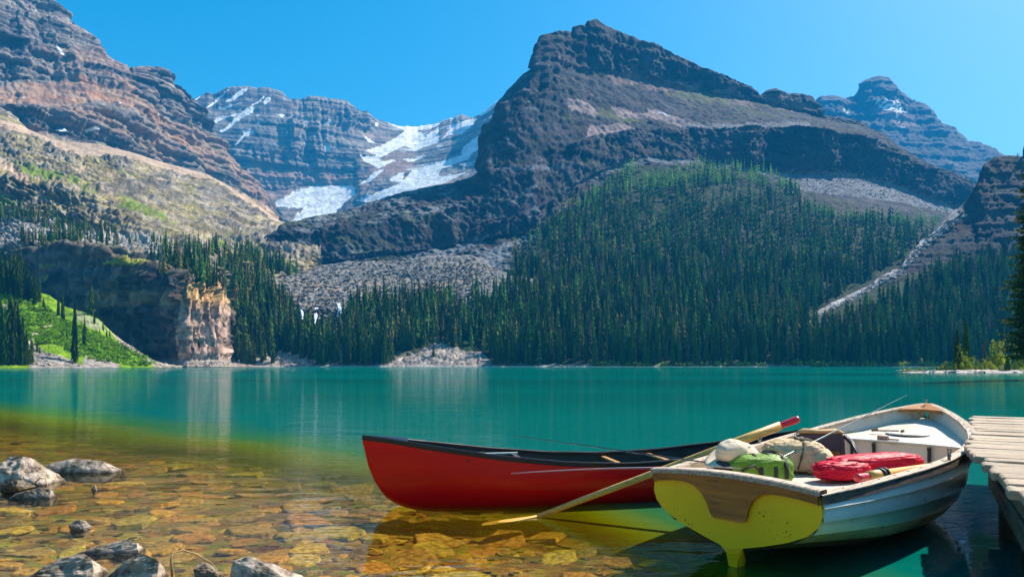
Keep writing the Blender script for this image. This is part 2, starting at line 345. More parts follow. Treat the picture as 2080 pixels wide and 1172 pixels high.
# ---- far right peak
def col_far(X, Y, Z, PX, PY, nz):
    C = rock_base(X, Y, Z, 50, 140, c3(.11, .11, .12), c3(.05, .05, .06), c3(.15, .11, .10))
    m = polymask(PX, PY, [[(1765, 222), (1800, 232), (1874, 257), (1840, 266), (1800, 262)]], 4, 15, 8); C = mixc(C, c3(.26, .17, .16), m*.8)
    s = polymask(PX, PY, [[(1775, 211), (1816, 212), (1832, 233), (1810, 237), (1822, 262), (1838, 283), (1822, 266), (1803, 235), (1782, 225)], [(1703, 226), (1710, 230), (1722, 231), (1708, 240)], [(1836, 207), (1842, 212), (1837, 213)]], 4.0, 6, 7)
    s *= (fbm(PX/7, PY/5, 1.1, 3) > -.12)
    return mixc(C, SNOW, s)
far_peak = build_layer('mountain', [
    [(1580, 420, 2300), (1800, 420, 2300), (2000, 420, 2300), (2150, 430, 2300)],
    [(1580, 300, 2500), (1800, 310, 2500), (1900, 330, 2480), (2000, 370, 2450), (2150, 420, 2400)],
    [(1580, 215, 2700), (1655, 205, 2700), (1670, 196, 2700), (1688, 194, 2710), (1712, 201, 2720), (1740, 196, 2740), (1748, 176, 2760), (1762, 162, 2770), (1780, 155, 2780), (1798, 158, 2790), (1812, 172, 2800), (1826, 184, 2800), (1834, 192, 2800), (1855, 208, 2790), (1876, 210, 2780), (1895, 224, 2760), (1912, 250, 2740), (1935, 258, 2720), (1962, 286, 2700), (1985, 289, 2680), (2010, 302, 2650), (2035, 322, 2600), (2080, 350, 2550), (2150, 390, 2500)],
], 1580, 2150, 2.3, 2.0, M_FAR, crag_disp(200, 62, 14, 60, 24, 0.25), col_far, jag=3, back=(150, 120))

# ---- central mountain
TALUS_POLY = [(1564, 350), (1707, 350), (1810, 371), (1946, 424), (1925, 434), (1775, 404), (1639, 392), (1591, 373)]
def col_central(X, Y, Z, PX, PY, nz):
    C = rock_base(X, Y, Z, 26, 60, c3(.085, .085, .09), c3(.028, .032, .04), c3(.11, .08, .06), bw=.3)
    led = sstep(.45, .75, nz)
    C = mixc(C, c3(.115, .085, .07), led*sstep(-.2, .3, fbm(X/30, Y/30, Z/30, 4))*.8)
    C = C*np.clip(1+.9*fbm(PX/16, (PY-.2*PX)/5, .3, 4), .35, 1.7)[..., None]
    C = mixc(C, c3(.085, .10, .03), led*sstep(.02, .3, fbm(X/50+7, Y/50, Z/50, 4))*.75)
    tan = [[(1140, 204), (1197, 214), (1218, 240), (1160, 231)], [(1238, 218), (1258, 222), (1306, 235), (1320, 221), (1345, 230), (1425, 264), (1391, 263), (1340, 245), (1258, 243)], [(1196, 258), (1240, 257), (1260, 252), (1290, 265), (1241, 275), (1190, 285)]]
    C = mixc(C, c3(.42, .29, .24), polymask(PX, PY, tan, 4, 10, 11))
    redd = [[(1420, 192), (1480, 182), (1540, 222), (1463, 214)], [(1228, 156), (1286, 137), (1300, 177), (1241, 174)], [(1536, 192), (1600, 206), (1672, 232), (1605, 232), (1553, 213)], [(1120, 122), (1135, 130), (1160, 145), (1130, 140)], [(1300, 165), (1420, 170), (1420, 190), (1300, 185)]]
    C = mixc(C, c3(.30, .19, .15), polymask(PX, PY, redd, 7, 12, 12)*np.clip(.7+fbm(X/15, Y/15, Z/15, 3), 0, 1))
    C = mixc(C, c3(.16, .17, .05), polymask(PX, PY, [[(1215, 222), (1235, 228), (1260, 240), (1330, 250), (1260, 252), (1215, 236)], [(1330, 190), (1440, 190), (1500, 215), (1420, 212)]], 6, 12, 18)*.7)
    talus = [TALUS_POLY, [(1000, 345), (1060, 355), (1330, 322), (1420, 330), (1560, 352), (1590, 372), (1540, 358), (1440, 338), (1330, 332), (1250, 350), (1120, 400), (1180, 372), (1250, 335)],
             [(1095, 378), (1076, 392), (1092, 441), (1080, 441), (1066, 398), (1020, 430), (1070, 385)], [(1390, 254), (1640, 252), (1645, 261), (1500, 262), (1390, 263)], [(1010, 505), (1058, 486), (1028, 540), (985, 575), (940, 640), (930, 600), (965, 535)],
             [(880, 518), (960, 490), (1000, 480), (960, 505), (900, 525)], [(1120, 440), (1200, 400), (1190, 412), (1130, 448)]]
    C = mixc(C, c3(.34, .32, .31)*(.8+.35*fbm(X/4, Y/4, Z/4, 3))[..., None], polymask(PX, PY, talus, 5, 12, 13)*np.clip(.75+fbm(X/9, Y/9, Z/9, 3), 0, 1))
    led2 = sstep(.62, .8, nz)*(PX < 1100)*sstep(-.1, .2, fbm(X/40+3, Y/40, Z/40, 3))
    C = mixc(C, c3(.30, .30, .27), led2*.7)
    C = mixc(C, SNOW, polymask(PX, PY, [[(1331, 226), (1345, 231), (1360, 240), (1350, 237)]], 1, 8, 14))
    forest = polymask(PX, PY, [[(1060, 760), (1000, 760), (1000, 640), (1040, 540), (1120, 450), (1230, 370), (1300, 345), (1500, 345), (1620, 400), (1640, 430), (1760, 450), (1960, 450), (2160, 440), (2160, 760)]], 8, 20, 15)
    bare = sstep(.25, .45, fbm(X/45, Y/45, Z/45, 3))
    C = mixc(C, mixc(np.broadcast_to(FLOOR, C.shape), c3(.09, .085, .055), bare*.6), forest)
    C = C*c3(.66, .72, .84)  # whole mountain darkened and blued in colour to dim its sunlit slopes
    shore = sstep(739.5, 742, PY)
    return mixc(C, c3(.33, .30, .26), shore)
def disp_central(X, Y, Z, PX, PY, steep):
    st = sstep(.25, .6, steep); U = PX*.72; W_ = 22*fbm(U/160, Z/260, .4, 3)
    big = ridged((U+W_)/120, Z/900, .2, 2)*13
    gr = ridged((U+W_*1.5)/26, Z/230, .7, 4, .62)*6.5
    f, h = strata(Z, X, Y, 21); led = (f-sstep(.7, 1, f))*(.3+h)*-4.5
    bk = blocks((U+W_)/14, Z/24, 2.4, 1.4)+blocks((U+W_)/6, Z/9, 1.5, 1.4, 7)+blocks(U/2.8, Z/3.6, .8, 1.3, 17)
    d = st*(big+gr+led+bk)+(1.1-.5*st)*(3.5*fbm(X/22, Y/22, Z/22, 5, .6)+1.2*blocks(X/5+Z/9, Y/7, 1, 1.2, 3))
    dg = ridged((U+Z*.7)/60, (Z-U*.4)/160, .1, 3)*5*(1-st); d = d+dg
    t = polymask(PX, PY, [TALUS_POLY], 2, 12, 13)
    d = d*(1-.75*t)
    low = sstep(560, 700, PY); d = d*(1-.6*low)
    return d
central = build_layer('mountain', [
    [(440, 660, 640), (900, 660, 600), (980, 690, 470), (1060, 730, 405), (1100, 744.6, 392), (2150, 744.6, 390)],
    [(440, 560, 700), (900, 560, 700), (1000, 590, 600), (1100, 640, 500), (1200, 640, 500), (1600, 640, 500), (1800, 640, 500), (2150, 640, 500)],
    [(440, 545, 705), (900, 545, 705), (1000, 556, 660), (1100, 540, 640), (1300, 520, 660), (1600, 520, 680), (1800, 520, 690), (2150, 560, 690)],
    [(440, 535, 710), (530, 550, 712), (700, 532, 720), (870, 510, 760), (1060, 480, 790), (1130, 420, 830), (1200, 372, 880), (1300, 345, 910), (1400, 350, 900), (1500, 372, 900), (1600, 420, 860), (1700, 440, 860), (1800, 445, 880), (1900, 455, 960), (1980, 470, 1000), (2150, 480, 1050)],
    [(440, 525, 712), (530, 540, 715), (700, 520, 722), (870, 500, 765), (985, 460, 790), (1060, 440, 800), (1130, 400, 840), (1200, 360, 890), (1260, 334, 930), (1330, 322, 955), (1450, 334, 965), (1550, 349, 985), (1640, 353, 1010), (1750, 362, 1040), (1850, 392, 1080), (1930, 420, 1110), (1985, 440, 1130), (2150, 450, 1150)],
    [(440, 520, 715), (500, 520, 720), (530, 502, 725), (560, 482, 730), (640, 470, 745), (700, 462, 760), (800, 450, 780), (900, 430, 800), (985, 400, 820), (1060, 352, 850), (1150, 300, 900), (1220, 272, 950), (1300, 266, 985), (1400, 264, 1005), (1520, 262, 1015), (1640, 262, 1030), (1750, 275, 1060), (1800, 300, 1090), (1860, 340, 1110), (1920, 362, 1130), (1985, 392, 1150), (2100, 440, 1200), (2150, 450, 1210)],
    [(440, 519, 718), (500, 518, 722), (530, 500, 728), (575, 464, 760), (640, 455, 790), (730, 440, 830), (800, 420, 850), (900, 396, 880), (960, 376, 890), (985, 345, 905), (1005, 270, 925), (1035, 215, 945), (1070, 172, 975), (1100, 140, 1010), (1150, 142, 1050), (1200, 146, 1090), (1300, 162, 1160), (1400, 186, 1210), (1500, 204, 1250), (1560, 215, 1260), (1650, 238, 1270), (1700, 248, 1260), (1760, 262, 1250), (1800, 286, 1200), (1830, 306, 1180), (1900, 348, 1170), (1960, 370, 1170), (1985, 386, 1175), (2100, 438, 1215), (2150, 448, 1230)],
    [(440, 518, 760), (500, 516, 765), (530, 498, 770), (575, 457, 800), (640, 441, 850), (700, 432, 890), (730, 420, 910), (800, 397, 950), (860, 383, 980), (900, 377, 990), (960, 360, 1000), (978, 350, 1005), (984, 330, 1010), (990, 290, 1010), (992, 262, 1010), (1008, 235, 1015), (1022, 205, 1025), (1034, 186, 1035), (1050, 168, 1050), (1075, 145, 1060), (1094, 134, 1070), (1095, 110, 1070), (1098, 84, 1072), (1106, 72, 1075), (1120, 69, 1080), (1135, 65, 1085), (1150, 66, 1090), (1164, 70, 1095), (1167, 55, 1097), (1180, 50, 1105), (1192, 52, 1108), (1196, 44, 1112), (1212, 39, 1120), (1224, 50, 1126), (1260, 64, 1150), (1300, 82, 1170), (1326, 90, 1182), (1334, 92, 1185), (1370, 110, 1200), (1410, 128, 1215), (1450, 148, 1235), (1500, 165, 1250), (1525, 180, 1262), (1545, 196, 1270), (1552, 190, 1272), (1560, 184, 1276), (1570, 182, 1280), (1582, 190, 1285), (1604, 192, 1290), (1612, 189, 1290), (1645, 197, 1290), (1655, 212, 1290), (1668, 232, 1290), (1700, 240, 1280), (1740, 247, 1275), (1768, 262, 1265), (1790, 274, 1240), (1808, 290, 1220), (1818, 303, 1205), (1860, 322, 1195), (1900, 340, 1190), (1935, 350, 1190), (1962, 365, 1190), (1980, 378, 1190), (1990, 395, 1195), (2100, 436, 1225), (2150, 446, 1240)],
], 440, 2150, 2.1, 2.0, M_MID, disp_central, col_central, jag=3.0, back=(70, 60))

# ---- left terraced slope
def col_terrace(X, Y, Z, PX, PY, nz):
    C = rock_base(X, Y, Z, 17, 32, c3(.36, .31, .25), c3(.12, .11, .09), c3(.42, .30, .18), bw=.25)
    g = sstep(.45, .8, nz)*sstep(-.35, .2, fbm(X/35, Y/35, Z/20, 4))
    C = mixc(C, c3(.27, .225, .075), g*.85)
    oc = outcrop(PX, PY, Z)
    rk = c3(.085, .085, .08)+(c3(.30, .26, .22)-c3(.085, .085, .08))*np.clip(.5+1.3*fbm(PX/7, (PY-.42*PX)/2.6, .2, 4), 0, 1)[..., None]
    C = mixc(C, rk, oc*.9)
    q_ = PY-.42*PX; bed_ = fbm(PX/55, q_/6, .8, 5, .6); C = C*np.clip(1+1.5*bed_, .32, 1.8)[..., None]
    C = mixc(C, c3(.065, .06, .045), sstep(.16, .32, fbm(PX/26, q_/5, 2.2, 4, .55))*.8)  # dark streaks along the dip: shadows painted into the rock colour
    scree = [[(-260, 170), (55, 258), (129, 284), (203, 290), (263, 307), (420, 350), (480, 388), (540, 425), (582, 458), (560, 455), (500, 418), (420, 368), (334, 345), (253, 318), (167, 318), (163, 330), (134, 318), (100, 300), (60, 274), (-260, 230)], [(0, 335), (57, 368), (60, 385), (0, 352), (-40, 335)], [(0, 425), (50, 432), (110, 445), (20, 440)]]
    C = mixc(C, c3(.44, .32, .23), polymask(PX, PY, scree, 4, 14, 21)*.92)
    mead = [[(24, 337), (100, 353), (143, 370), (193, 398), (181, 400), (134, 378), (57, 367)], [(229, 401), (275, 421), (334, 449), (360, 463), (311, 451), (239, 428)], [(234, 352), (268, 365), (250, 364)], [(0, 402), (55, 420), (60, 432), (0, 425)], [(440, 498), (470, 508), (500, 516), (440, 512)], [(90, 505), (130, 500), (160, 515), (100, 515)]]
    C = mixc(C, c3(.15, .22, .02), polymask(PX, PY, mead, 9, 12, 22)*np.clip(.75+1.1*fbm(PX/9, PY/6, .3, 3), 0, 1))
    tal = [[(-260, 440), (0, 440), (120, 462), (210, 480), (330, 490), (360, 515), (330, 540), (210, 500), (100, 497), (60, 505), (-260, 560)]]
    C = mixc(C, c3(.34, .32, .29)*(.75+.7*np.clip(fbm(X/5, Y/5, Z/5, 3)+.3, 0, 1))[..., None], polymask(PX, PY, tal, 6, 16, 23))
    return C
dt = crag_disp(48, 12, 6, 19, 8.5, 0.3)
def outcrop(PX, PY, Z):
    q = (PY-.42*PX)/1.0                                # ledges dip to the right with the beds
    return sstep(.08, .30, fbm(PX/60, q/17, .6, 4, .6))
def disp_terr(X, Y, Z, PX, PY, steep):
    d = dt(X, Y, Z, PX, PY, steep)
    s = polymask(PX, PY, [[(-260, 160), (55, 250), (129, 278), (263, 300), (420, 345), (582, 458), (560, 458), (420, 370), (253, 325), (163, 325), (60, 278)]], 2, 14, 21)
    d = d*(1-.8*s)
    ol = ridged(X/80+2, Y/80, Z/200, 2)*7*(1-s); oc = outcrop(PX, PY, Z)*(1-s)
    bk = blocks(PX/13, (PY-.42*PX)/8, 3.2, 1.3)+blocks(PX/5, (PY-.42*PX)/3.4, 1.7, 1.3, 7)
    q_ = (PY-.42*PX)/11+.9*fbm(PX/70, PY/70, .5, 3); fq = q_-np.floor(q_)
    return d+ol+oc*(2.4+.6*bk)+(1-s)*(3.6*(fq-sstep(.72, 1, fq))*np.clip(.6+1.6*fbm(PX/45, q_/3, .1, 3), 0, 1.3)+1.6*blocks(PX/6, q_*3.1, 1, 1.2, 11))
terrace = build_layer('hill', [
    [(-260, 640, 330), (0, 610, 400), (60, 600, 420), (300, 600, 440), (450, 600, 480), (560, 570, 560), (660, 560, 640)],
    [(-260, 500, 420), (0, 505, 455), (100, 499, 455), (210, 502, 450), (300, 536, 430), (400, 540, 450), (480, 530, 540), (560, 535, 600), (660, 530, 660)],
    [(-260, 430, 500), (0, 440, 520), (200, 476, 520), (300, 490, 530), (400, 510, 560), (480, 518, 600), (560, 515, 640), (660, 520, 680)],
    [(-260, 350, 530), (0, 365, 545), (60, 372, 550), (200, 400, 560), (330, 455, 600), (430, 500, 660), (530, 506, 700), (660, 515, 720)],
    [(-260, 300, 620), (0, 335, 640), (60, 350, 640), (200, 385, 650), (330, 440, 690), (430, 465, 740), (530, 475, 800), (560, 480, 830), (660, 500, 850)],
    [(-260, 220, 720), (0, 262, 740), (100, 300, 750), (170, 330, 750), (260, 340, 780), (400, 390, 850), (480, 425, 920), (540, 452, 980), (570, 462, 1010), (660, 490, 1050)],
    [(-260, 130, 800), (-100, 180, 810), (0, 220, 830), (30, 238, 840), (55, 262, 850), (100, 281, 865), (130, 288, 875), (200, 293, 890), (263, 308, 910), (330, 330, 940), (420, 354, 990), (480, 386, 1030), (540, 424, 1070), (578, 457, 1100), (610, 470, 1110), (660, 485, 1120)],
], -250, 650, 2.1, 1.9, M_MID, disp_terr, col_terrace, jag=1.2, back=(60, 25))

# ---- moraine, waterfall step and lower forest floor
def col_moraine(X, Y, Z, PX, PY, nz):
    b = np.clip(.5+1.3*fbm(X/3.2, Y/3.2, Z/3.2, 4), 0, 1)
    C = c3(.09, .095, .10)+(c3(.27, .25, .23)-c3(.09, .095, .10))*b[..., None]
    C = mixc(C, c3(.36, .26, .17), sstep(-.1, .25, fbm(X/40, Y/40, Z/22, 3))*sstep(550, 600, PY)*.75)
    f = polymask(PX, PY, [[(430, 520), (520, 560), (560, 600), (590, 640), (640, 690), (700, 650), (760, 620), (850, 605), (930, 615), (945, 650), (985, 600), (1200, 560), (1200, 760), (430, 760)]], 8, 20, 31)
    C = mixc(C, mixc(np.broadcast_to(FLOOR, C.shape), c3(.20, .17, .11), sstep(.0, .4, fbm(X/22, Y/22, Z/22, 3))), f)
    rk = polymask(PX, PY, [[(480, 610), (530, 600), (545, 640), (520, 700), (480, 660)]], 6, 14, 33); C = mixc(C, c3(.36, .25, .17), rk*.8)
    clf = polymask(PX, PY, [[(595, 625), (690, 622), (720, 650), (690, 705), (600, 668)]], 4, 14, 34); C = mixc(C, c3(.07, .08, .10), clf*.9)
    gr = [[(340, 735), (480, 733), (560, 715), (620, 725), (660, 735), (680, 752), (340, 752)], [(650, 690), (700, 700), (690, 720), (640, 705)], [(795, 735), (850, 715), (885, 698), (910, 700), (940, 715), (975, 712), (992, 730), (1000, 752), (790, 752)], [(860, 605), (925, 605), (945, 640), (938, 660), (925, 630)]]
    C = mixc(C, (c3(.36, .30, .26)*(.6+.8*b)[..., None]), polymask(PX, PY, gr, 4, 12, 32))
    return mixc(C, c3(.36, .33, .30), sstep(741.5, 743.5, PY))
def disp_moraine(X, Y, Z, PX, PY, steep):
    return 2.6*fbm(X/7, Y/7, Z/7, 5, .62)+2.2*np.abs(pnoise(X/4, Y/4, Z/4))+5*fbm(X/60, Y/60, Z/60, 3)*np.clip(steep*2, 0, 1)
moraine = build_layer('moraine', [
    [(330, 745.2, 372), (400, 745.2, 375), (500, 745.2, 378), (640, 745.2, 384), (1000, 744.8, 390), (1130, 744.8, 391)],
    [(330, 740, 385), (400, 738, 386), (470, 730, 388), (520, 712, 400), (560, 720, 405), (640, 725, 402), (700, 715, 410), (800, 725, 405), (880, 705, 412), (960, 715, 412), (1000, 725, 408), (1130, 710, 430)],
    [(330, 735, 390), (400, 700, 400), (480, 650, 425), (560, 660, 440), (620, 665, 450), (700, 680, 450), (800, 680, 460), (930, 660, 470), (1000, 650, 470), (1130, 640, 490)],
    [(330, 730, 400), (400, 640, 430), (480, 600, 450), (540, 600, 470), (600, 630, 462), (700, 628, 470), (760, 620, 500), (850, 605, 530), (930, 612, 520), (1000, 600, 540), (1130, 590, 560)],
    [(330, 725, 410), (400, 600, 470), (460, 545, 500), (540, 570, 540), (600, 570, 560), (700, 560, 590), (800, 556, 600), (870, 545, 600), (960, 545, 600), (1000, 560, 590), (1060, 570, 570), (1130, 580, 565)],
    [(330, 720, 420), (400, 560, 520), (440, 528, 560), (490, 538, 590), (530, 556, 610), (560, 552, 620), (600, 547, 630), (650, 540, 640), (700, 533, 645), (760, 531, 650), (820, 530, 655), (870, 519, 660), (900, 520, 660), (960, 520, 655), (985, 528, 650), (1005, 545, 620), (1040, 560, 600), (1130, 575, 570)],
], 330, 1130, 2.1, 1.8, M_NEAR, disp_moraine, col_moraine, jag=1.5, back=(40, 20))

# ---- cliff with the sunlit prow
def col_cliff(X, Y, Z, PX, PY, nz):
    C = rock_base(X, Y, Z, 9, 15, c3(.19, .15, .135), c3(.05, .05, .058), c3(.25, .13, .08), bw=.4)
    band = polymask(PX, PY, [[(180, 592), (380, 596), (382, 622), (180, 625)]], 5, 16, 41); C = mixc(C, c3(.30, .19, .11), band*.7)
    C = C*(.8+.5*blocks(PX/9, PY/14, 1, .3, 6))[..., None].clip(.3, 1.6)
    lit = polymask(PX, PY, [[(376, 570), (462, 575), (466, 745), (366, 745), (374, 640)]], 2, 8, 42)  # sunlit face painted brighter and warmer than the rock on the shaded side
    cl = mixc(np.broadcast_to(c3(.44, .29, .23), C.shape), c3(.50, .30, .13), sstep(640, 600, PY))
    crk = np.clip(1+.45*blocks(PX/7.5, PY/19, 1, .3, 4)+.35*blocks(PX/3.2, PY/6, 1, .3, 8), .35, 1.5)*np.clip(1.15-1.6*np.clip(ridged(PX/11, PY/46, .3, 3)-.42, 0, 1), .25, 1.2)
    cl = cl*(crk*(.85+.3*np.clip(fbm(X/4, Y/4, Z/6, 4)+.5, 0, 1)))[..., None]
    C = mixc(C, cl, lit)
    top = sstep(.62, .85, nz)
    C = mixc(C, c3(.13, .12, .06), top*.6)
    led = [[(80, 540), (113, 536), (115, 541), (85, 546)], [(80, 560), (112, 558), (113, 566), (88, 570)], [(218, 532), (290, 528), (300, 545), (280, 540), (215, 538)], [(248, 562), (266, 558), (266, 566)]]
    C = mixc(C, c3(.22, .24, .03), polymask(PX, PY, led, 2, 8, 43))
    C = mixc(C, c3(.38, .31, .27)*(.7+.5*np.clip(fbm(X/2, Y/2, Z/2, 3)+.4, 0, 1))[..., None], sstep(726, 733, PY+3*pnoise(PX/9, 0.2, 0.3)))
    return C
def disp_cliff(X, Y, Z, PX, PY, steep):
    prow = sstep(366, 378, PX)*sstep(470, 462, PX)
    g = ridged(X/17, Y/17, Z/70, 3)*2.4+fbm(X/9, Y/9, Z/15, 4, .5)*1.0
    f, h = strata(Z, X, Y, 6.5); led = (f-sstep(.75, 1, f))*(.4+h)*-.9
    U = PX*.27+Y*.3; blk = blocks(PX/9, Z/15, 1.5, 1.1)+blocks(PX/4, Z/5.5, .8, 1.1, 5)
    big = (ridged(PX/60, .2, .4, 2)*8+blocks(PX/16, Z/22, 3.2, 1.2, 4))*sstep(385, 345, PX)*(1-.75*sstep(575, 535, PY))
    low = 1-sstep(715, 735, PY)*.7
    return (g*(1-.5*prow)+led+blk*(.8+.5*prow)+big)*low
cliff = build_layer('cliff', [
    [(-60, 744.8, 400), (0, 744.8, 400), (130, 744.8, 385), (300, 744.8, 348), (366, 744.8, 328), (380, 744.8, 326), (450, 744.8, 341), (470, 744.8, 366), (560, 744.8, 383), (620, 744.8, 386)],
    [(-60, 740, 410), (0, 740, 410), (130, 738, 398), (300, 735, 356), (368, 731, 333), (380, 731, 331), (450, 731, 346), (470, 735, 380), (560, 740, 392), (620, 742, 392)],
    [(-60, 630, 415), (0, 630, 415), (130, 625, 403), (300, 620, 362), (372, 615, 338), (384, 615, 336), (446, 620, 352), (458, 650, 362), (466, 660, 390), (480, 700, 398), (560, 730, 400), (620, 738, 400)],
    [(-60, 525, 440), (0, 525, 440), (60, 512, 432), (100, 500, 425), (130, 498, 420), (160, 502, 412), (210, 507, 402), (240, 528, 386), (300, 545, 368), (340, 552, 354), (380, 572, 343), (415, 568, 352), (440, 578, 362), (450, 600, 366), (462, 640, 392), (480, 650, 405), (560, 725, 405), (620, 736, 405)],
    [(-60, 505, 470), (0, 508, 470), (60, 500, 460), (130, 490, 450), (210, 500, 430), (240, 520, 420), (300, 532, 415), (340, 538, 405), (380, 556, 392), (415, 552, 400), (440, 566, 410), (455, 592, 415), (470, 625, 420), (490, 640, 420), (560, 720, 420), (620, 732, 415)],
], -50, 610, 1.9, 1.8, M_NEAR, disp_cliff, col_cliff, soft=0, jag=2.5, back=(40, 6))

# ---- near green slope on the left
def col_green(X, Y, Z, PX, PY, nz):
    n = fbm(X/7, Y/7, Z/7, 4)
    C = mixc(np.broadcast_to(c3(.14, .27, .006), np.shape(X)+(3,)), c3(.22, .36, .006), sstep(-.2, .4, n))
    C = mixc(C, c3(.05, .10, .01), sstep(.15, .45, fbm(X/4+5, Y/4, Z/4, 3))*.7)
    rk = [[(62, 748), (45, 716), (60, 690), (90, 712), (120, 722), (170, 745), (170, 752), (60, 752)], [(168, 750), (172, 720), (190, 728), (215, 730), (232, 735), (246, 750)], [(0, 628), (18, 606), (24, 608), (8, 640), (-5, 660)]]
    C = mixc(C, c3(.36, .31, .28)*(.65+.7*np.clip(fbm(X/2.2, Y/2.2, Z/1.4, 3)+.4, 0, 1))[..., None], polymask(PX, PY, rk, 4, 9, 51))
    path = [[(50, 690), (66, 676), (92, 662), (108, 655), (110, 660), (92, 670), (72, 684), (62, 700)], [(-5, 583), (8, 574), (8, 580), (-5, 590)]]
    C = mixc(C, c3(.50, .42, .33), polymask(PX, PY, path, 1.5, 6, 52))
    edge = line(GT, PX, 1)
    sc = sstep(14, 8, PY-edge+3*pnoise(PX/10, PY/10, .3)+np.clip((250-PX)*.3, 0, 30))*(PX > 180)
    C = mixc(C, c3(.42, .35, .26)*(.7+.5*np.clip(fbm(X/1.8, Y/1.8, Z/1.8, 3)+.4, 0, 1))[..., None], sc)
    sc2 = polymask(PX, PY, [[(150, 630), (200, 650), (215, 676), (180, 668), (150, 650)]], 5, 8, 54); C = mixc(C, c3(.36, .32, .25), sc2*.6)
    return C
GT = [(-260, 545, 340), (0, 572, 330), (60, 590, 330), (100, 600, 328), (130, 622, 325), (180, 638, 322), (200, 648, 322), (235, 681, 320), (260, 700, 320), (282, 716, 322), (310, 732, 322), (338, 743, 325), (375, 744.8, 330)]
def disp_green(X, Y, Z, PX, PY, steep):
    return 1.3*fbm(X/14, Y/14, Z/14, 3)+.9*fbm(X/3, Y/3, Z/3, 4, .6)+.5*np.abs(pnoise(X/1.6, Y/1.6, Z/1.6))
green = build_layer('hillside', [
    [(-260, 747.5, 245), (0, 747.8, 243), (100, 747.3, 255), (200, 746.8, 272), (335, 745.8, 305), (375, 745.4, 318)],
    [(-260, 700, 262), (0, 705, 262), (100, 712, 272), (200, 724, 285), (300, 738, 300), (375, 745.2, 320)],
    GT], -250, 370, 1.7, 1.5, M_NEAR, disp_green, col_green, soft=0, jag=0.8, back=(14, 6))

# ---- right cliff and the slope under it
RC = [(1560, 700, 440), (1640, 646, 500), (1690, 615, 515), (1740, 592, 530), (1790, 565, 545), (1830, 541, 560), (1848, 515, 575), (1862, 500, 585), (1900, 467, 605), (1930, 440, 615), (1950, 422, 625), (1975, 395, 635), (1986, 372, 640), (1990, 352, 645), (2002, 332, 650), (2020, 320, 655), (2050, 316, 660), (2090, 320, 665), (2200, 270, 680)]
def col_rcliff(X, Y, Z, PX, PY, nz):
    C = rock_base(X, Y, Z, 14, 30, c3(.065, .065, .07), c3(.025, .028, .035), c3(.09, .06, .05), bw=.3)
    e = PY-line(RC, PX, 1)
    f = sstep(0, 12, PY-line([(1560, 690, 0), (1700, 612, 0), (1830, 560, 0), (1900, 530, 0), (2200, 500, 0)], PX, 1)+14*fbm(PX/30, PY/30, .1, 3))
    C = mixc(C, FLOOR, f)
    ch = sstep(15, 9, e+5*pnoise(PX/9, PY/9, .2))*sstep(1965, 1940, PX)*(PX > 1640)
    C = mixc(C, c3(.52, .47, .45)*(.5+.8*np.clip(fbm(X/4, Y/4, Z/4, 3)+.4, 0, 1))[..., None], ch*sstep(-.35, .05, fbm(PX/14, PY/14, .9, 3)))
    return mixc(C, c3(.33, .30, .26), sstep(740, 742, PY))
rcliff = build_layer('cliff', [
    [(1560, 744.7, 391), (1700, 744.7, 388), (2200, 744.7, 384)],
    [(1560, 722, 410), (1700, 700, 430), (1830, 690, 430), (1900, 690, 430), (2200, 690, 430)],
    [(1560, 706, 435), (1700, 624, 505), (1830, 570, 540), (1900, 540, 560), (2000, 525, 570), (2200, 505, 575)],
    RC], 1560, 2180, 2.2, 2.0, M_MID, lambda X, Y, Z, PX, PY, s: crag_disp(42, 10, 3.5, 14, 7, .2)(X, Y, Z, PX, PY, s)*(1-.6*sstep(560, 640, PY)), col_rcliff, jag=2, back=(50, 30))
# ---------------------------------------------------------------- lake bed and water
def bed_depth(X, Y):
    """metres of water; the bank runs off to the lower left, the drop-off to the upper right"""
    c = .62*X+.785*Y
    c = c+0.25*fbm(X/3, Y/3, .5, 3)+np.clip((Y-6)*.25, 0, 1.0)*.9*fbm(X/4.5, Y/4.5, .9, 4, .6)+1.6*np.clip(X-.6, 0, 3)
    return np.interp(c, [-6, 0, .6, 1.4, 3.0, 4.4, 5.3, 6.1, 7.4, 9.2, 13, 30], [-1.3, -.25, -0.06, .05, .20, .43, .68, 1.05, 1.75, 2.7, 5.5, 9.0])
def grid(xs, ys, zf):
    X, Y = np.meshgrid(xs, ys); Z = zf(X, Y); n, m = X.shape
    idx = np.arange(n*m).reshape(n, m)
    Fc = np.stack([idx[:-1, :-1], idx[:-1, 1:], idx[1:, 1:], idx[1:, :-1]], -1).reshape(-1, 4)
    return X, Y, np.stack([X, Y, Z], -1).reshape(-1, 3), Fc
xs = np.concatenate([-np.geomspace(9000, 9, 26), np.arange(-8.9, 11, .09), np.geomspace(11.1, 9000, 26)])
ys = np.concatenate([-np.geomspace(3000, 3.2, 12), np.arange(-3, 2.5, .3), np.arange(2.5, 14, .085), np.geomspace(14.2, 12000, 44)])
def bedz(X, Y):
    d = bed_depth(X, Y); d = np.where(d > 0, np.interp(d, [0, .06, .5, 1.2, 3, 9], [.0, .05, .18, .33, .68, 1.5]), d); b = .6*(.05*fbm(X/.5, Y/.5, .2, 4)+.03*np.abs(pnoise(X/.17, Y/.17, .7)))
    return -d+b*(d > -.5)
X_, Y_, V, Fc = grid(xs, ys, bedz)
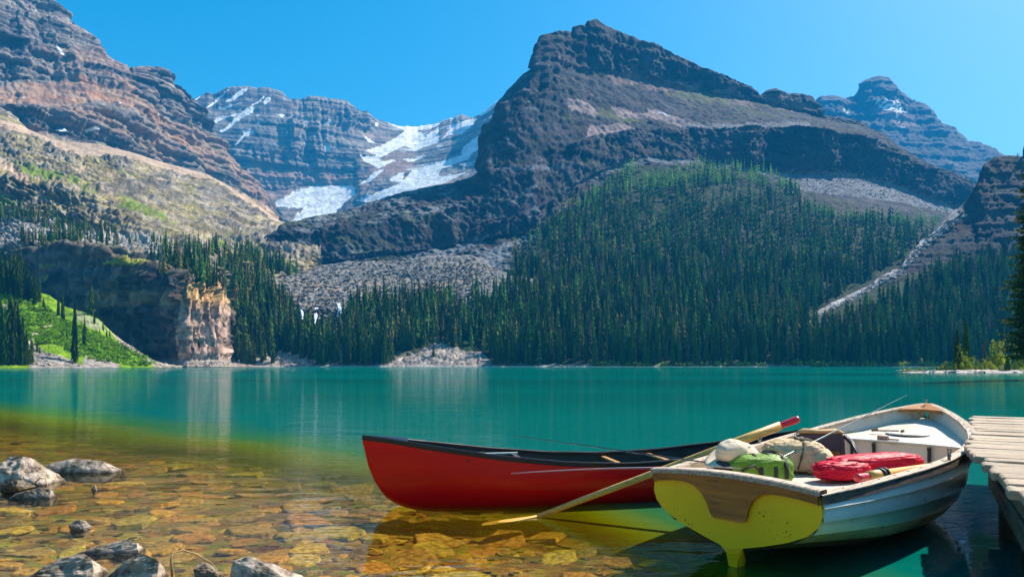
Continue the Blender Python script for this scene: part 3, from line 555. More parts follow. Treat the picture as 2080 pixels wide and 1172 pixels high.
def bed_material():
    m, t, out = new_mat('lake_bed_silt'); b = N(t, 'BsdfPrincipled'); b.inputs['Roughness'].default_value = .9; b.inputs['Specular IOR Level'].default_value = .1
    tc = N(t, 'TexCoord')
    vo = N(t, 'TexVoronoi'); vo.inputs['Scale'].default_value = 9; L(t, tc.outputs['Object'], vo.inputs['Vector'])
    n = N(t, 'TexNoise'); n.inputs['Scale'].default_value = 3.0; n.inputs['Detail'].default_value = 6; L(t, tc.outputs['Object'], n.inputs['Vector'])
    cr = N(t, 'ValToRGB'); e = cr.color_ramp.elements
    e[0].position = .3; e[0].color = (.09, .055, .012, 1); e[1].position = .7; e[1].color = (.36, .26, .03, 1)
    x = cr.color_ramp.elements.new(.5); x.color = (.21, .145, .025, 1)
    L(t, n.outputs[0], cr.inputs[0])
    mx = N(t, 'MixRGB'); mx.blend_type = 'MULTIPLY'; mx.inputs[0].default_value = .5
    L(t, cr.outputs[0], mx.inputs[1]); L(t, vo.outputs['Color'], mx.inputs[2]); L(t, mx.outputs[0], b.inputs['Base Color'])
    L(t, b.outputs[0], out.inputs['Surface'])
    return m
bed = tag(mk_fast('lake_bed', V, Fc, bed_material(), smooth=True), kind='structure')
# water sheet: columns follow bearings, rows get longer with distance, so ripples stay fine near by
# water sheet
wx = np.concatenate([-np.geomspace(900, 9, 40), np.arange(-8.8, 11, .14), np.geomspace(11.2, 900, 40)])
wy = np.concatenate([np.arange(-4, 2.5, .5), np.arange(2.5, 20, .12), np.geomspace(20.2, 700, 60)])
X_, Y_, V, Fc = grid(wx, wy, lambda X, Y: 0*X)
dep = bed_depth(X_, Y_).ravel()
def water_material():
    m, t, out = new_mat('glacial_lake_water')
    a = N(t, 'Attribute'); a.attribute_name = 'depth'
    # colour let through: warm for a hand of water, green then blue-green when deep
    tr = N(t, 'BsdfTransparent'); cr = N(t, 'ValToRGB'); cr.color_ramp.interpolation = 'EASE'
    mr = N(t, 'MapRange'); mr.inputs['From Max'].default_value = 4.0; L(t, a.outputs['Fac'], mr.inputs['Value'])
    E = cr.color_ramp.elements; E[0].position = 0.0; E[0].color = (1, 1, 1, 1); E[1].position = 1.0; E[1].color = (.0, .12, .10, 1)
    for p, c in ((.07, (.98, .90, .62, 1)), (.18, (.85, .86, .42, 1)), (.32, (.45, .72, .32, 1)), (.55, (.10, .50, .33, 1))):
        q = E.new(p); q.color = c
    L(t, mr.outputs[0], cr.inputs[0]); L(t, cr.outputs[0], tr.inputs['Color'])
    # light the suspended rock flour sends back
    df = N(t, 'BsdfDiffuse')
    n = N(t, 'TexNoise'); n.inputs['Scale'].default_value = .02; n.inputs['Detail'].default_value = 3
    tc = N(t, 'TexCoord'); L(t, tc.outputs['Object'], n.inputs['Vector'])
    cm = N(t, 'MixRGB'); cm.inputs[1].default_value = (.0, .125, .10, 1); cm.inputs[2].default_value = (.0, .145, .14, 1); L(t, n.outputs[0], cm.inputs[0])
    mr2 = N(t, 'MapRange'); mr2.inputs['From Max'].default_value = 4.0; L(t, a.outputs['Fac'], mr2.inputs['Value'])
    cr2 = N(t, 'ValToRGB'); E2 = cr2.color_ramp.elements; E2[0].position = .08; E2[0].color = (.26, .20, .0, 1); E2[1].position = .62; E2[1].color = (0, .13, .11, 1)
    for p, c in ((.22, (.18, .21, .002, 1)), (.38, (.03, .14, .04, 1))): q = E2.new(p); q.color = c
    L(t, mr2.outputs[0], cr2.inputs[0])
    mf = N(t, 'MapRange'); mf.inputs['From Min'].default_value = 2.2; mf.inputs['From Max'].default_value = 3.2; L(t, a.outputs['Fac'], mf.inputs['Value'])
    cc = N(t, 'MixRGB'); L(t, mf.outputs[0], cc.inputs[0]); L(t, cr2.outputs[0], cc.inputs[1]); L(t, cm.outputs[0], cc.inputs[2])
    L(t, cc.outputs[0], df.inputs['Color'])
    m2 = N(t, 'MapRange'); m2.inputs['From Min'].default_value = .14; m2.inputs['From Max'].default_value = 1.7; m2.interpolation_type = 'SMOOTHSTEP'
    L(t, a.outputs['Fac'], m2.inputs['Value'])
    body = N(t, 'MixShader'); L(t, m2.outputs[0], body.inputs[0]); L(t, tr.outputs[0], body.inputs[1]); L(t, df.outputs[0], body.inputs[2])
    # ripples
    mp = N(t, 'Mapping'); mp.inputs['Scale'].default_value = (1.0, 2.6, 1); L(t, tc.outputs['Object'], mp.inputs['Vector'])
    n1 = N(t, 'TexNoise'); n1.inputs['Scale'].default_value = 2.2; n1.inputs['Detail'].default_value = 3; n1.inputs['Roughness'].default_value = .5; L(t, mp.outputs[0], n1.inputs['Vector'])
    n2 = N(t, 'TexNoise'); n2.inputs['Scale'].default_value = .35; n2.inputs['Detail'].default_value = 4; L(t, mp.outputs[0], n2.inputs['Vector'])
    ad = N(t, 'Math'); ad.operation = 'MULTIPLY_ADD'; ad.inputs[1].default_value = 3.0; L(t, n2.outputs[0], ad.inputs[0]); L(t, n1.outputs[0], ad.inputs[2])
    bp = N(t, 'Bump'); bp.inputs['Strength'].default_value = .5; bp.inputs['Distance'].default_value = .012; L(t, ad.outputs[0], bp.inputs['Height'])
    gl = N(t, 'BsdfGlossy'); gl.inputs['Roughness'].default_value = .035; L(t, bp.outputs[0], gl.inputs['Normal'])
    fr = N(t, 'Fresnel'); fr.inputs['IOR'].default_value = 1.33; L(t, bp.outputs[0], fr.inputs['Normal'])
    k = N(t, 'ValToRGB'); K = k.color_ramp.elements; K[0].color = (0, 0, 0, 1); K[1].color = (.60, .60, .60, 1); q = K.new(.12); q.color = (.19, .19, .19, 1); q = K.new(.35); q.color = (.46, .46, .46, 1); L(t, fr.outputs[0], k.inputs[0])
    # calm lanes and wind-ruffled patches
    mpw = N(t, 'Mapping'); mpw.inputs['Scale'].default_value = (.006, .03, 1); L(t, tc.outputs['Object'], mpw.inputs['Vector'])
    nw = N(t, 'TexNoise'); nw.inputs['Scale'].default_value = 1.0; nw.inputs['Detail'].default_value = 5; L(t, mpw.outputs[0], nw.inputs['Vector'])
    rw = N(t, 'MapRange'); rw.inputs['From Min'].default_value = .35; rw.inputs['From Max'].default_value = .65; rw.inputs['To Min'].default_value = .7; rw.inputs['To Max'].default_value = 1.35; L(t, nw.outputs[0], rw.inputs['Value'])
    kk = N(t, 'Math'); kk.operation = 'MULTIPLY'; L(t, k.outputs[0], kk.inputs[0]); L(t, rw.outputs[0], kk.inputs[1]); k = kk
    fm = N(t, 'MixShader'); L(t, k.outputs[0], fm.inputs[0]); L(t, body.outputs[0], fm.inputs[1]); L(t, gl.outputs[0], fm.inputs[2])
    L(t, fm.outputs[0], out.inputs['Surface'])
    return m
water = tag(mk_fast('lake_water', V, Fc, water_material(), extra={'depth': dep}, smooth=True), kind='structure')
# ---------------------------------------------------------------- air
hz_v = [(x, y, z) for x in (-2600, 4200) for y in (-400, 4300) for z in (-12, 1280)]
hz_f = [(0, 1, 3, 2), (4, 6, 7, 5), (0, 4, 5, 1), (2, 3, 7, 6), (0, 2, 6, 4), (1, 5, 7, 3)]
HAZE_D = 0.00014
def haze():
    m, t, out = new_mat('blue_air'); v = N(t, 'VolumePrincipled'); v.inputs['Density'].default_value = HAZE_D
    v.inputs['Color'].default_value = (.015, .42, .98, 1); v.inputs['Anisotropy'].default_value = 0.0
    L(t, v.outputs[0], out.inputs['Volume'])
    o = mk('haze', hz_v, hz_f, m); tag(o, kind='stuff'); o.display_type = 'WIRE'
    return o
haze()
# ---------------------------------------------------------------- conifers
def foliage_mat(name, attr=True, base=(.04, .07, .02), rand=.35):
    m, t, out = new_mat(name)
    d = N(t, 'BsdfDiffuse'); tl = N(t, 'BsdfTranslucent'); mx = N(t, 'MixShader'); mx.inputs[0].default_value = .3
    if attr:
        a = N(t, 'Attribute'); a.attribute_name = 'col'; src = a.outputs['Color']
    else:
        oi = N(t, 'ObjectInfo'); cr = N(t, 'ValToRGB'); E = cr.color_ramp.elements
        E[0].color = (base[0]*(1-rand), base[1]*(1-rand), base[2], 1); E[1].color = (base[0]*(1+rand*1.6), base[1]*(1+rand), base[2], 1)
        L(t, oi.outputs['Random'], cr.inputs[0])
        tc = N(t, 'TexCoord'); n = N(t, 'TexNoise'); n.inputs['Scale'].default_value = 1.3; n.inputs['Detail'].default_value = 3; L(t, tc.outputs['Object'], n.inputs['Vector'])
        mr = N(t, 'MapRange'); mr.inputs['From Min'].default_value = .3; mr.inputs['From Max'].default_value = .7; mr.inputs['To Min'].default_value = .6; mr.inputs['To Max'].default_value = 1.5; L(t, n.outputs[0], mr.inputs['Value'])
        c = N(t, 'MixRGB'); c.blend_type = 'MULTIPLY'; c.inputs[0].default_value = 1; L(t, cr.outputs[0], c.inputs[1]); L(t, mr.outputs[0], c.inputs[2]); src = c.outputs[0]
    L(t, src, d.inputs['Color']); L(t, src, tl.inputs['Color']); L(t, d.outputs[0], mx.inputs[1]); L(t, tl.outputs[0], mx.inputs[2])
    L(t, mx.outputs[0], out.inputs['Surface'])
    return m
M_FOREST = foliage_mat('forest_needles'); M_BARK = simple_mat('bark', (.12, .085, .06), .9, .3, 3.0)
M_SPRUCE = foliage_mat('spruce_needles', False, (.07, .12, .022))
M_YOUNG = foliage_mat('young_needles', False, (.15, .24, .03), .2)
def conifer_template(seed, tiers=8, pts=10, slim=.105, low=.06, ragged=.5):
    """unit-height crown: whorls of drooping boughs with uneven tips"""
    r = np.random.RandomState(seed); V, T = [], []
    for i in range(tiers):
        f = i/(tiers-1); z0 = low+(0.93-low)*f**.93
        R = slim*((1-f)**.72*1.0+.07)*(.85+.3*r.rand())
        if f < .18: R *= .72+1.5*f
        a0 = r.rand()*6.28; apex = len(V)
        V.append((r.normal(0, .004), r.normal(0, .004), min(1.0, z0+(.055+.13*(1-f))*1.15)))
        for k in range(pts):
            a = a0+6.2832*k/pts+r.normal(0, .12)
            rr = R*((1.0 if k % 2 == 0 else 1-ragged)*(.72+.5*r.rand()))
            V.append((rr*math.cos(a), rr*math.sin(a), z0-(.02+.045*(1-f))*(1 if k % 2 == 0 else .1)-.01*r.rand()))
        for k in range(pts): T.append((apex, apex+1+k, apex+1+(k+1) % pts))
    return np.array(V), np.array(T)
TPL = [conifer_template(i, 8, 8, slim=[.10, .12, .145, .115, .13, .09][i % 6]) for i in range(6)]
TPL_FAR = [conifer_template(20+i, 5, 6, slim=[.10, .12, .14, .11][i % 4], ragged=.4) for i in range(4)]
TPL_BIG = [conifer_template(40+i, 22, 16, slim=[.085, .10, .075, .11, .09, .12][i % 6], ragged=.55) for i in range(6)]
def rand_in(poly, n, rs):
    xs = [p[0] for p in poly]; ys = [p[1] for p in poly]; ox, oy = [], []
    while len(ox) < n:
        x = rs.uniform(min(xs), max(xs), n*2); y = rs.uniform(min(ys), max(ys), n*2); k = inpoly(x, y, poly)
        ox += list(x[k]); oy += list(y[k])
    return np.array(ox[:n]), np.array(oy[:n])
def plant(layer, poly, n, seed, hmin, hmax, thin=None):
    rs = np.random.RandomState(seed); x, y = rand_in(poly, n, rs); P, ok = sample(layer, x, y)
    if thin is not None: ok &= rs.rand(n) < thin(x, y)
    h = rs.uniform(hmin, hmax, n)*np.where(rs.rand(n) < .3, .55+.3*rs.rand(n), 1)*np.where(rs.rand(n) < .06, 1.22, 1)
    return np.column_stack([P, h, x, y])[ok]
def clump(x, y): return np.clip(.75-.55*sstep(470, 370, y)+1.5*fbm(x/40, y/30, .3, 3), .04, 1)
gapline = lambda x, y: 1-.92*polymask(x, y, [[(1040, 480), (1110, 520), (1060, 600), (1100, 640), (1120, 600), (1080, 560)]], 3, 10, 3)
lake_gaps = lambda x, y: (~inpoly(x, y, [(560, 722), (620, 730), (640, 742), (560, 745)]) & ~inpoly(x, y, [(800, 745), (800, 728), (850, 712), (890, 694), (915, 706), (975, 706), (995, 728), (1000, 745)]) & ~inpoly(x, y, [(655, 660), (705, 660), (705, 700), (655, 700)]) & ~inpoly(x, y, [(600, 625), (680, 625), (680, 655), (605, 668)]) & ~inpoly(x, y, [(915, 600), (960, 600), (960, 660), (930, 660)])).astype(float)
R6 = [(1085, 743.5), (1010, 660), (1000, 630), (1060, 590), (1040, 540), (1075, 490), (1140, 440), (1200, 400), (1250, 372), (1300, 395), (1380, 372), (1470, 350), (1560, 362), (1620, 400), (1645, 432), (1720, 452), (1890, 462), (1895, 475), (1835, 538), (1700, 606), (1640, 645), (1640, 743.5)]
A = [plant(central, R6, 7400, 1, 13, 27, lambda x, y: clump(x, y)*gapline(x, y)),
     plant(rcliff, [(1630, 743.5), (1640, 700), (1720, 672), (1850, 612), (1900, 575), (2000, 545), (2170, 530), (2170, 743.5)], 2300, 2, 13, 27),
     plant(moraine, [(468, 738), (470, 650), (560, 640), (600, 668), (640, 700), (690, 700), (690, 660), (720, 632), (800, 622), (930, 626), (1000, 620), (1040, 600), (1120, 590), (1110, 743), (480, 743)], 1500, 3, 13, 27, lake_gaps),
     plant(moraine, [(470, 585), (520, 590), (570, 620), (600, 640), (590, 680), (540, 650), (480, 640)], 170, 4, 15, 23),
     plant(cliff, [(318, 550), (345, 540), (385, 558), (440, 566), (455, 592), (450, 600), (400, 574), (340, 556)], 60, 5, 9, 15),
     plant(terrace, [(300, 540), (340, 535), (450, 532), (520, 538), (600, 560), (600, 590), (540, 585), (460, 570), (400, 560), (320, 560)], 330, 6, 12, 20),
     plant(terrace, [(-20, 445), (60, 452), (150, 468), (230, 478), (240, 486), (120, 478), (0, 460)], 170, 7, 7, 12),
     plant(terrace, [(60, 500), (120, 488), (200, 490), (240, 500), (240, 512), (120, 506), (60, 515)], 90, 8, 9, 14),
     plant(terrace, [(240, 490), (330, 500), (400, 520), (380, 530), (300, 520)], 40, 9, 6, 11),
     plant(terrace, [(380, 470), (470, 505), (540, 520), (540, 530), (440, 520)], 40, 10, 6, 10)]
# pale larches along the tree line
LARCH = plant(central, [(1165, 432), (1215, 385), (1290, 340), (1310, 352), (1260, 380), (1340, 362), (1420, 335), (1480, 340), (1560, 352), (1640, 400), (1500, 372), (1380, 390), (1250, 400), (1180, 440)], 420, 11, 13, 20)
LARCH2 = plant(central, [(1640, 420), (1700, 445), (1900, 452), (1930, 425), (1900, 462), (1760, 462), (1650, 445)], 200, 12, 12, 18)
ALL = np.vstack(A)
# the trees that stand nearest along the far shore are single trees; the rest is one forest
front = ALL[(ALL[:, 5] > 712) & (ALL[:, 4] > 440) & (ALL[:, 4] < 2100)]
front = front[np.argsort(front[:, 1]-0.2*front[:, 3])]
keep, used = [], []
for r_ in front:
    if all(abs(r_[4]-u) > 3.2 for u in used): keep.append(r_); used.append(r_[4])
    if len(keep) >= 262: break
kk = {tuple(np.round(r_[:3], 3)) for r_ in keep}
REST = np.array([r_ for r_ in ALL if tuple(np.round(r_[:3], 3)) not in kk])
def merge_trees(name, rows, tpls, mat, colf, seed, far=None):
    rs = np.random.RandomState(seed); Vs, Ts, Cs = [], [], []; off = 0
    for r_ in rows:
        tp = far if (far is not None and r_[1] > 640) else tpls
        V, T = tp[rs.randint(len(tp))]; a = rs.rand()*6.28; h = r_[3]; w = h*rs.uniform(.85, 1.2)
        c, s = math.cos(a), math.sin(a)
        P = np.column_stack([(V[:, 0]*c-V[:, 1]*s)*w, (V[:, 0]*s+V[:, 1]*c)*w, V[:, 2]*h-.5])+r_[:3]
        Vs.append(P); Ts.append(T+off); off += len(V)
        Cs.append(np.tile(colf(rs, r_), (len(V), 1))*(.75+.5*rs.rand(len(V), 1)))
    o = mk_fast(name, np.vstack(Vs), np.vstack(Ts), mat, color=np.vstack(Cs))
    return o
def col_spruce(rs, r_):
    k = rs.rand(); base = np.array([.085, .16, .032])*(.35+1.3*k*k)
    if rs.rand() < .18: base = np.array([.22, .20, .06])*(.7+.5*k)
    if rs.rand() < .05: base = np.array([.20, .17, .15])*(.6+.6*k)
    return base
def col_larch(rs, r_): return np.array([.26, .42, .10])*(.75+.5*rs.rand())
tag(merge_trees('conifer_forest', REST, TPL, M_FOREST, col_spruce, 5, TPL_FAR), 'dense dark spruce forest covering the slopes behind the far shore', 'forest', kind='stuff')
tag(merge_trees('larch_forest', np.vstack([LARCH, LARCH2]), TPL_FAR, M_FOREST, col_larch, 6), 'pale green larches along the tree line below the cliffs', 'forest', kind='stuff')
def crown_mesh(i, tpl, mat, name='spruce_tree'):
    V, T = tpl; me = bpy.data.meshes.new(name); me.from_pydata([tuple(v) for v in V.tolist()], [], [tuple(f) for f in T.tolist()]); me.update(); me.materials.append(mat); return me
MID_MESH = [crown_mesh(i, conifer_template(60+i, 13, 12, slim=[.085, .1, .115, .09, .075][i % 5], ragged=.55), M_SPRUCE) for i in range(5)]
rs = np.random.RandomState(9)
def shore_label(x):
    if x < 640: return 'dark spruce at the water edge between the orange cliff and the waterfalls', 'spruces on the shore right of the orange cliff'
    if x < 800: return 'dark spruce in the shore clump below the waterfalls', 'spruces in the shore clump below the waterfalls'
    if x < 1100: return 'spruce near the grey gravel fans on the far shore', 'spruces around the gravel fans'
    if x < 1650: return 'tall spruce in the front row of the far shore forest, middle of the lake', 'front row spruces of the far shore forest'
    return 'tall spruce in the front row of the far shore forest, behind the rocky spit', 'front row spruces behind the rocky spit'
for r_ in keep:
    o = bpy.data.objects.new('spruce_tree', MID_MESH[rs.randint(5)]); COL.objects.link(o); o.location = r_[:3]-np.array([0, 0, .4])
    h = r_[3]; o.scale = (h*rs.uniform(.85, 1.15),)*2+(h,); o.rotation_euler = (0, 0, rs.rand()*6.28)
    lb, gp = shore_label(r_[4]); tag(o, lb, 'tree', gp)
# single spruces on the green hillside: crown and trunk each
def trunk_mesh():
    V, Fq = [], []
    for i, (z, r) in enumerate(((0, .012), (.3, .009), (.7, .005), (.97, .001))):
        for k in range(6): V.append((r*math.cos(k*1.0472), r*math.sin(k*1.0472), z))
    for i in range(3):
        for k in range(6): Fq.append((i*6+k, i*6+(k+1) % 6, i*6+6+(k+1) % 6, i*6+6+k))
    me = bpy.data.meshes.new('trunk'); me.from_pydata(V, [], Fq); me.update(); me.materials.append(M_BARK); return me
TRUNK = trunk_mesh()
BIGM = [crown_mesh(i, t_, M_SPRUCE, 'crown') for i, t_ in enumerate(TPL_BIG)]
def spruce(P, h, wid, i, label, group=None, sink=.4, name='spruce_tree'):
    e = empty(name, (P[0], P[1], P[2]-sink), rs.rand()*6.28); tag(e, label, 'tree', group)
    for nm, me in (('crown', BIGM[i % 6]), ('trunk', TRUNK)):
        o = bpy.data.objects.new(nm, me); COL.objects.link(o); o.parent = e; o.scale = (h*wid, h*wid, h)
    return e
def hill_tree(px, pybase, hpx, label, group=None, layer=None, wid=1.0, i=None):
    ly = layer or green; P, ok = sample(ly, np.array([px]), np.array([pybase]))
    P = P[0] if ok[0] else at(px, pybase, 330)
    spruce(P, hpx*P[1]/F, wid, rs.randint(6) if i is None else i, label, group)
hill_tree(186, 640, 72, 'slim spruce standing alone against the dark shaded cliff', wid=1.0, i=1)
hill_tree(152, 738, 138, 'tallest slim spruce on the green hillside, rising from beside the shore rocks', wid=.75, i=2)
hill_tree(172, 702, 62, 'mid-height spruce on the green hillside just right of the tallest one', wid=1.0, i=0)
hill_tree(190, 658, 26, 'small spruce at the foot of the lone spruce by the dark cliff', wid=1.1, i=3)
hill_tree(125, 655, 70, 'spruce on the upper green hillside left of the tallest one', wid=.85, i=4)
hill_tree(115, 644, 52, 'shorter spruce on the upper green hillside beside a taller one', wid=.85, i=0)
for px, pb, hp in [(2, 740, 150), (10, 742, 130), (20, 741, 160), (28, 742, 140), (37, 740, 128), (46, 742, 112), (55, 742, 80), (62, 741, 60), (-8, 742, 150), (14, 739, 120), (33, 738, 150), (50, 736, 62)]:
    hill_tree(px, pb, hp, 'tall dark spruce in the clump at the left end of the shore', 'spruce clump at the left shore', wid=.85)
for px, pb, hp in [(3, 600, 95), (12, 592, 80), (22, 600, 92), (31, 598, 100), (38, 606, 110), (46, 604, 88), (54, 610, 88), (16, 590, 70), (42, 596, 90), (-6, 590, 90)]:
    hill_tree(px, pb, hp, 'dark spruce in the stand on the upper left of the green hillside', 'spruce stand high on the green hillside', wid=.9)
for px, pb, hp in [(66, 612, 62), (72, 618, 70), (79, 614, 58), (63, 604, 50)]:
    hill_tree(px, pb, hp, 'spruce in the small group under the grassy ledges', 'spruces under the grassy ledges', wid=1.0)
for px, pb, hp in [(208, 672, 20), (200, 680, 16), (216, 690, 22), (222, 684, 18), (136, 690, 24), (92, 640, 26), (88, 632, 30), (252, 706, 14), (238, 700, 12), (178, 700, 18), (66, 716, 30), (76, 712, 24), (82, 716, 18)]:
    hill_tree(px, pb, hp, 'small bushy spruce scattered on the green hillside', 'small spruces on the green hillside', wid=1.3)
hill_tree(489, 739, 48, 'spruce standing alone at the water edge right of the orange cliff', layer=moraine, i=1, wid=.9)
hill_tree(880, 728, 44, 'spruce standing alone on the grey gravel fan across the lake', layer=moraine, i=2, wid=.9)
# low bushes: one mass
rs2 = np.random.RandomState(12)
b = plant(green, [(70, 700), (130, 650), (200, 680), (240, 700), (320, 740), (250, 742), (160, 725), (110, 700)], 900, 13, .8, 2.2)
b2 = plant(green, [(0, 600), (60, 610), (120, 640), (110, 680), (40, 700), (0, 700)], 500, 14, .8, 2.2)
def bush_tpl(seed):
    r = np.random.RandomState(seed); V, T = [], []
    for i in range(16):
        c = r.normal(0, .35, 3); c[2] = abs(c[2])+.15; s = .32; a = r.normal(size=3); a /= np.linalg.norm(a); b_ = np.cross(a, r.normal(size=3)); b_ /= np.linalg.norm(b_)
        k = len(V); V += [c+a*s, c-a*s*.6+b_*s*.8, c-a*s*.5-b_*s*.8]; T.append((k, k+1, k+2))
    return np.array(V), np.array(T)
BT = [bush_tpl(i) for i in range(4)]
tag(merge_trees('hillside_bushes', np.vstack([b, b2]), BT, M_FOREST, lambda r, q: np.array([.15, .29, .01])*(.6+.8*r.rand()), 15), 'low bright green shrubs covering the left hillside', 'shrubs', kind='stuff')
# boulders of the moraine and the talus
def rock_tpl(seed, n=9, flat=.6):
    import bmesh
    r = np.random.RandomState(seed); bm = bmesh.new()
    for _ in range(n):
        v = r.normal(size=3); v /= np.linalg.norm(v); v *= r.uniform(.75, 1.1); bm.verts.new((v[0], v[1]*.8, v[2]*flat))
    bmesh.ops.convex_hull(bm, input=bm.verts[:]); bmesh.ops.delete(bm, geom=[v for v in bm.verts if not v.link_faces], context='VERTS')
    bmesh.ops.triangulate(bm, faces=bm.faces[:]); bm.verts.index_update()
    V = np.array([v.co[:] for v in bm.verts]); T = np.array([[v.index for v in f.verts] for f in bm.faces]); bm.free()
    return V, T
RT = [rock_tpl(i) for i in range(6)]
def scatter_rocks(name, rows, colf, seed, lab, sz):
    rs = np.random.RandomState(seed); Vs, Ts, Cs = [], [], []; off = 0
    for r_ in rows:
        V, T = RT[rs.randint(6)]; a = rs.rand()*6.28; c, s = math.cos(a), math.sin(a); q = sz[0]+(sz[1]-sz[0])*rs.rand()**3
        P = np.column_stack([(V[:, 0]*c-V[:, 1]*s)*q, (V[:, 0]*s+V[:, 1]*c)*q, V[:, 2]*q])+r_[:3]
        Vs.append(P); Ts.append(T+off); off += len(V); Cs.append(np.tile(colf(rs), (len(V), 1)))
    tag(mk_fast(name, np.vstack(Vs), np.vstack(Ts), M_NEAR, color=np.vstack(Cs)), lab, 'rocks', kind='stuff')
mor = plant(moraine, [(530, 560), (600, 550), (700, 536), (870, 524), (960, 524), (1010, 550), (985, 590), (945, 640), (925, 610), (860, 600), (760, 615), (700, 640), (640, 680), (590, 630)], 6500, 21, 1, 2)
scatter_rocks('moraine_boulders', mor, lambda r: (np.array([.24, .235, .23]) if r.rand() < .62 else np.array([.33, .25, .17]))*(.25+1.1*r.rand()), 22, 'grey boulders heaped on the moraine above the far forest', (.4, 3.0))
ta = plant(central, TALUS_POLY, 1500, 23, 1, 2); ta2 = plant(terrace, [(-20, 445), (0, 445), (120, 470), (210, 486), (330, 500), (350, 515), (330, 535), (210, 500), (100, 495), (0, 520)], 1600, 24, 1, 2)
sh = plant(moraine, [(340, 738), (480, 737), (640, 737), (1100, 740), (1100, 744.6), (340, 745)], 900, 25, 1, 2); sh2 = plant(cliff, [(340, 738), (470, 735), (600, 740), (600, 744.6), (340, 744.6)], 500, 26, 1, 2)
gf = plant(moraine, [(800, 740), (850, 716), (885, 700), (915, 708), (975, 714), (998, 742)], 700, 27, 1, 2); gs = plant(green, [(235, 690), (260, 700), (300, 728), (340, 743), (375, 744), (330, 746), (280, 725)], 500, 28, 1, 2)
gg = plant(green, [(62, 744), (60, 700), (120, 722), (170, 745)], 400, 29, 1, 2)
scatter_rocks('talus_blocks', np.vstack([ta, ta2]), lambda r: np.array([.33, .31, .30])*(.5+.9*r.rand()), 30, 'pale broken blocks lying on the high mountain ledges', (.6, 2.6))
scatter_rocks('shore_stones', np.vstack([sh, sh2, gf, gs, gg]), lambda r: np.array([.40, .35, .31])*(.5+.8*r.rand()), 31, 'pale stones strewn along the far shoreline', (.25, 1.0))
chute = plant(rcliff, [(1645, 648), (1740, 598), (1830, 548), (1862, 506), (1900, 472), (1955, 432), (1965, 440), (1900, 488), (1865, 520), (1835, 556), (1740, 604), (1650, 652)], 900, 32, 1, 2)
scatter_rocks('chute_boulders', chute, lambda r: np.array([.55, .50, .48])*(.5+.7*r.rand()), 33, 'white boulders filling the long diagonal gully through the right forest', (.5, 2.4))
# ---------------------------------------------------------------- shape helpers for the boats and gear
def tube(pts, rad, n=8, cap=True):
    """swept tube: points (k,3), radius scalar or list (may be (ry, rz) pairs)"""
    pts = np.array(pts, float); k = len(pts); rad = np.broadcast_to(np.array(rad, float).reshape(-1, 1) if np.ndim(rad) == 1 else np.array(rad, float), (k, 1 if np.ndim(rad) < 2 else 2))
    V, Fq = [], []
    up = np.array([0, 0, 1.0])
    for i in range(k):
        t = pts[min(i+1, k-1)]-pts[max(i-1, 0)]; t /= np.linalg.norm(t)+1e-12
        u = np.cross(t, up) if abs(t[2]) < .95 else np.cross(t, np.array([1.0, 0, 0])); u /= np.linalg.norm(u); v = np.cross(u, t)
        ra = rad[i][0]; rb = rad[i][-1]
        for j in range(n):
            a = 6.28318*j/n; V.append(pts[i]+u*math.cos(a)*ra+v*math.sin(a)*rb)
    for i in range(k-1):
        for j in range(n): Fq.append((i*n+j, i*n+(j+1) % n, (i+1)*n+(j+1) % n, (i+1)*n+j))
    if cap: Fq.append(tuple(range(n))[::-1]); Fq.append(tuple((k-1)*n+j for j in range(n)))
    return V, Fq
def join(*parts):
    V, Fq = [], []
    for v, f in parts:
        o = len(V); V += [np.array(p, float) for p in v]; Fq += [tuple(i+o for i in q) for q in f]
    return V, Fq
def box(c, s, R=None):
    V = [np.array([x, y, z])*np.array(s)/2 for x in (-1, 1) for y in (-1, 1) for z in (-1, 1)]
    if R is not None: V = [R @ v for v in V]
    V = [v+np.array(c) for v in V]
    return V, [(0, 1, 3, 2), (4, 6, 7, 5), (0, 4, 5, 1), (2, 3, 7, 6), (0, 2, 6, 4), (1, 5, 7, 3)]
def bevel(o, w, seg=2):
    m = o.modifiers.new('bevel', 'BEVEL'); m.width = w; m.segments = seg; m.limit_method = 'ANGLE'; m.angle_limit = math.radians(40); return o
def subd(o, l=2):
    m = o.modifiers.new('sub', 'SUBSURF'); m.levels = l; m.render_levels = l; return o
def solid(o, th, off=-1):
    m = o.modifiers.new('thick', 'SOLIDIFY'); m.thickness = th; m.offset = off; return o
def prism(poly, axis_pts):
    pass
def rz(a): c, s = math.cos(a), math.sin(a); return np.array([[c, -s, 0], [s, c, 0], [0, 0, 1.0]])
def sheet(rows, closed=False):
    n = len(rows[0]); V = [p for r in rows for p in r]; Fq = []
    for i in range(len(rows)-1):
        for j in range(n-1 if not closed else n): Fq.append((i*n+j, i*n+(j+1) % n, (i+1)*n+(j+1) % n, (i+1)*n+j))
    return V, Fq
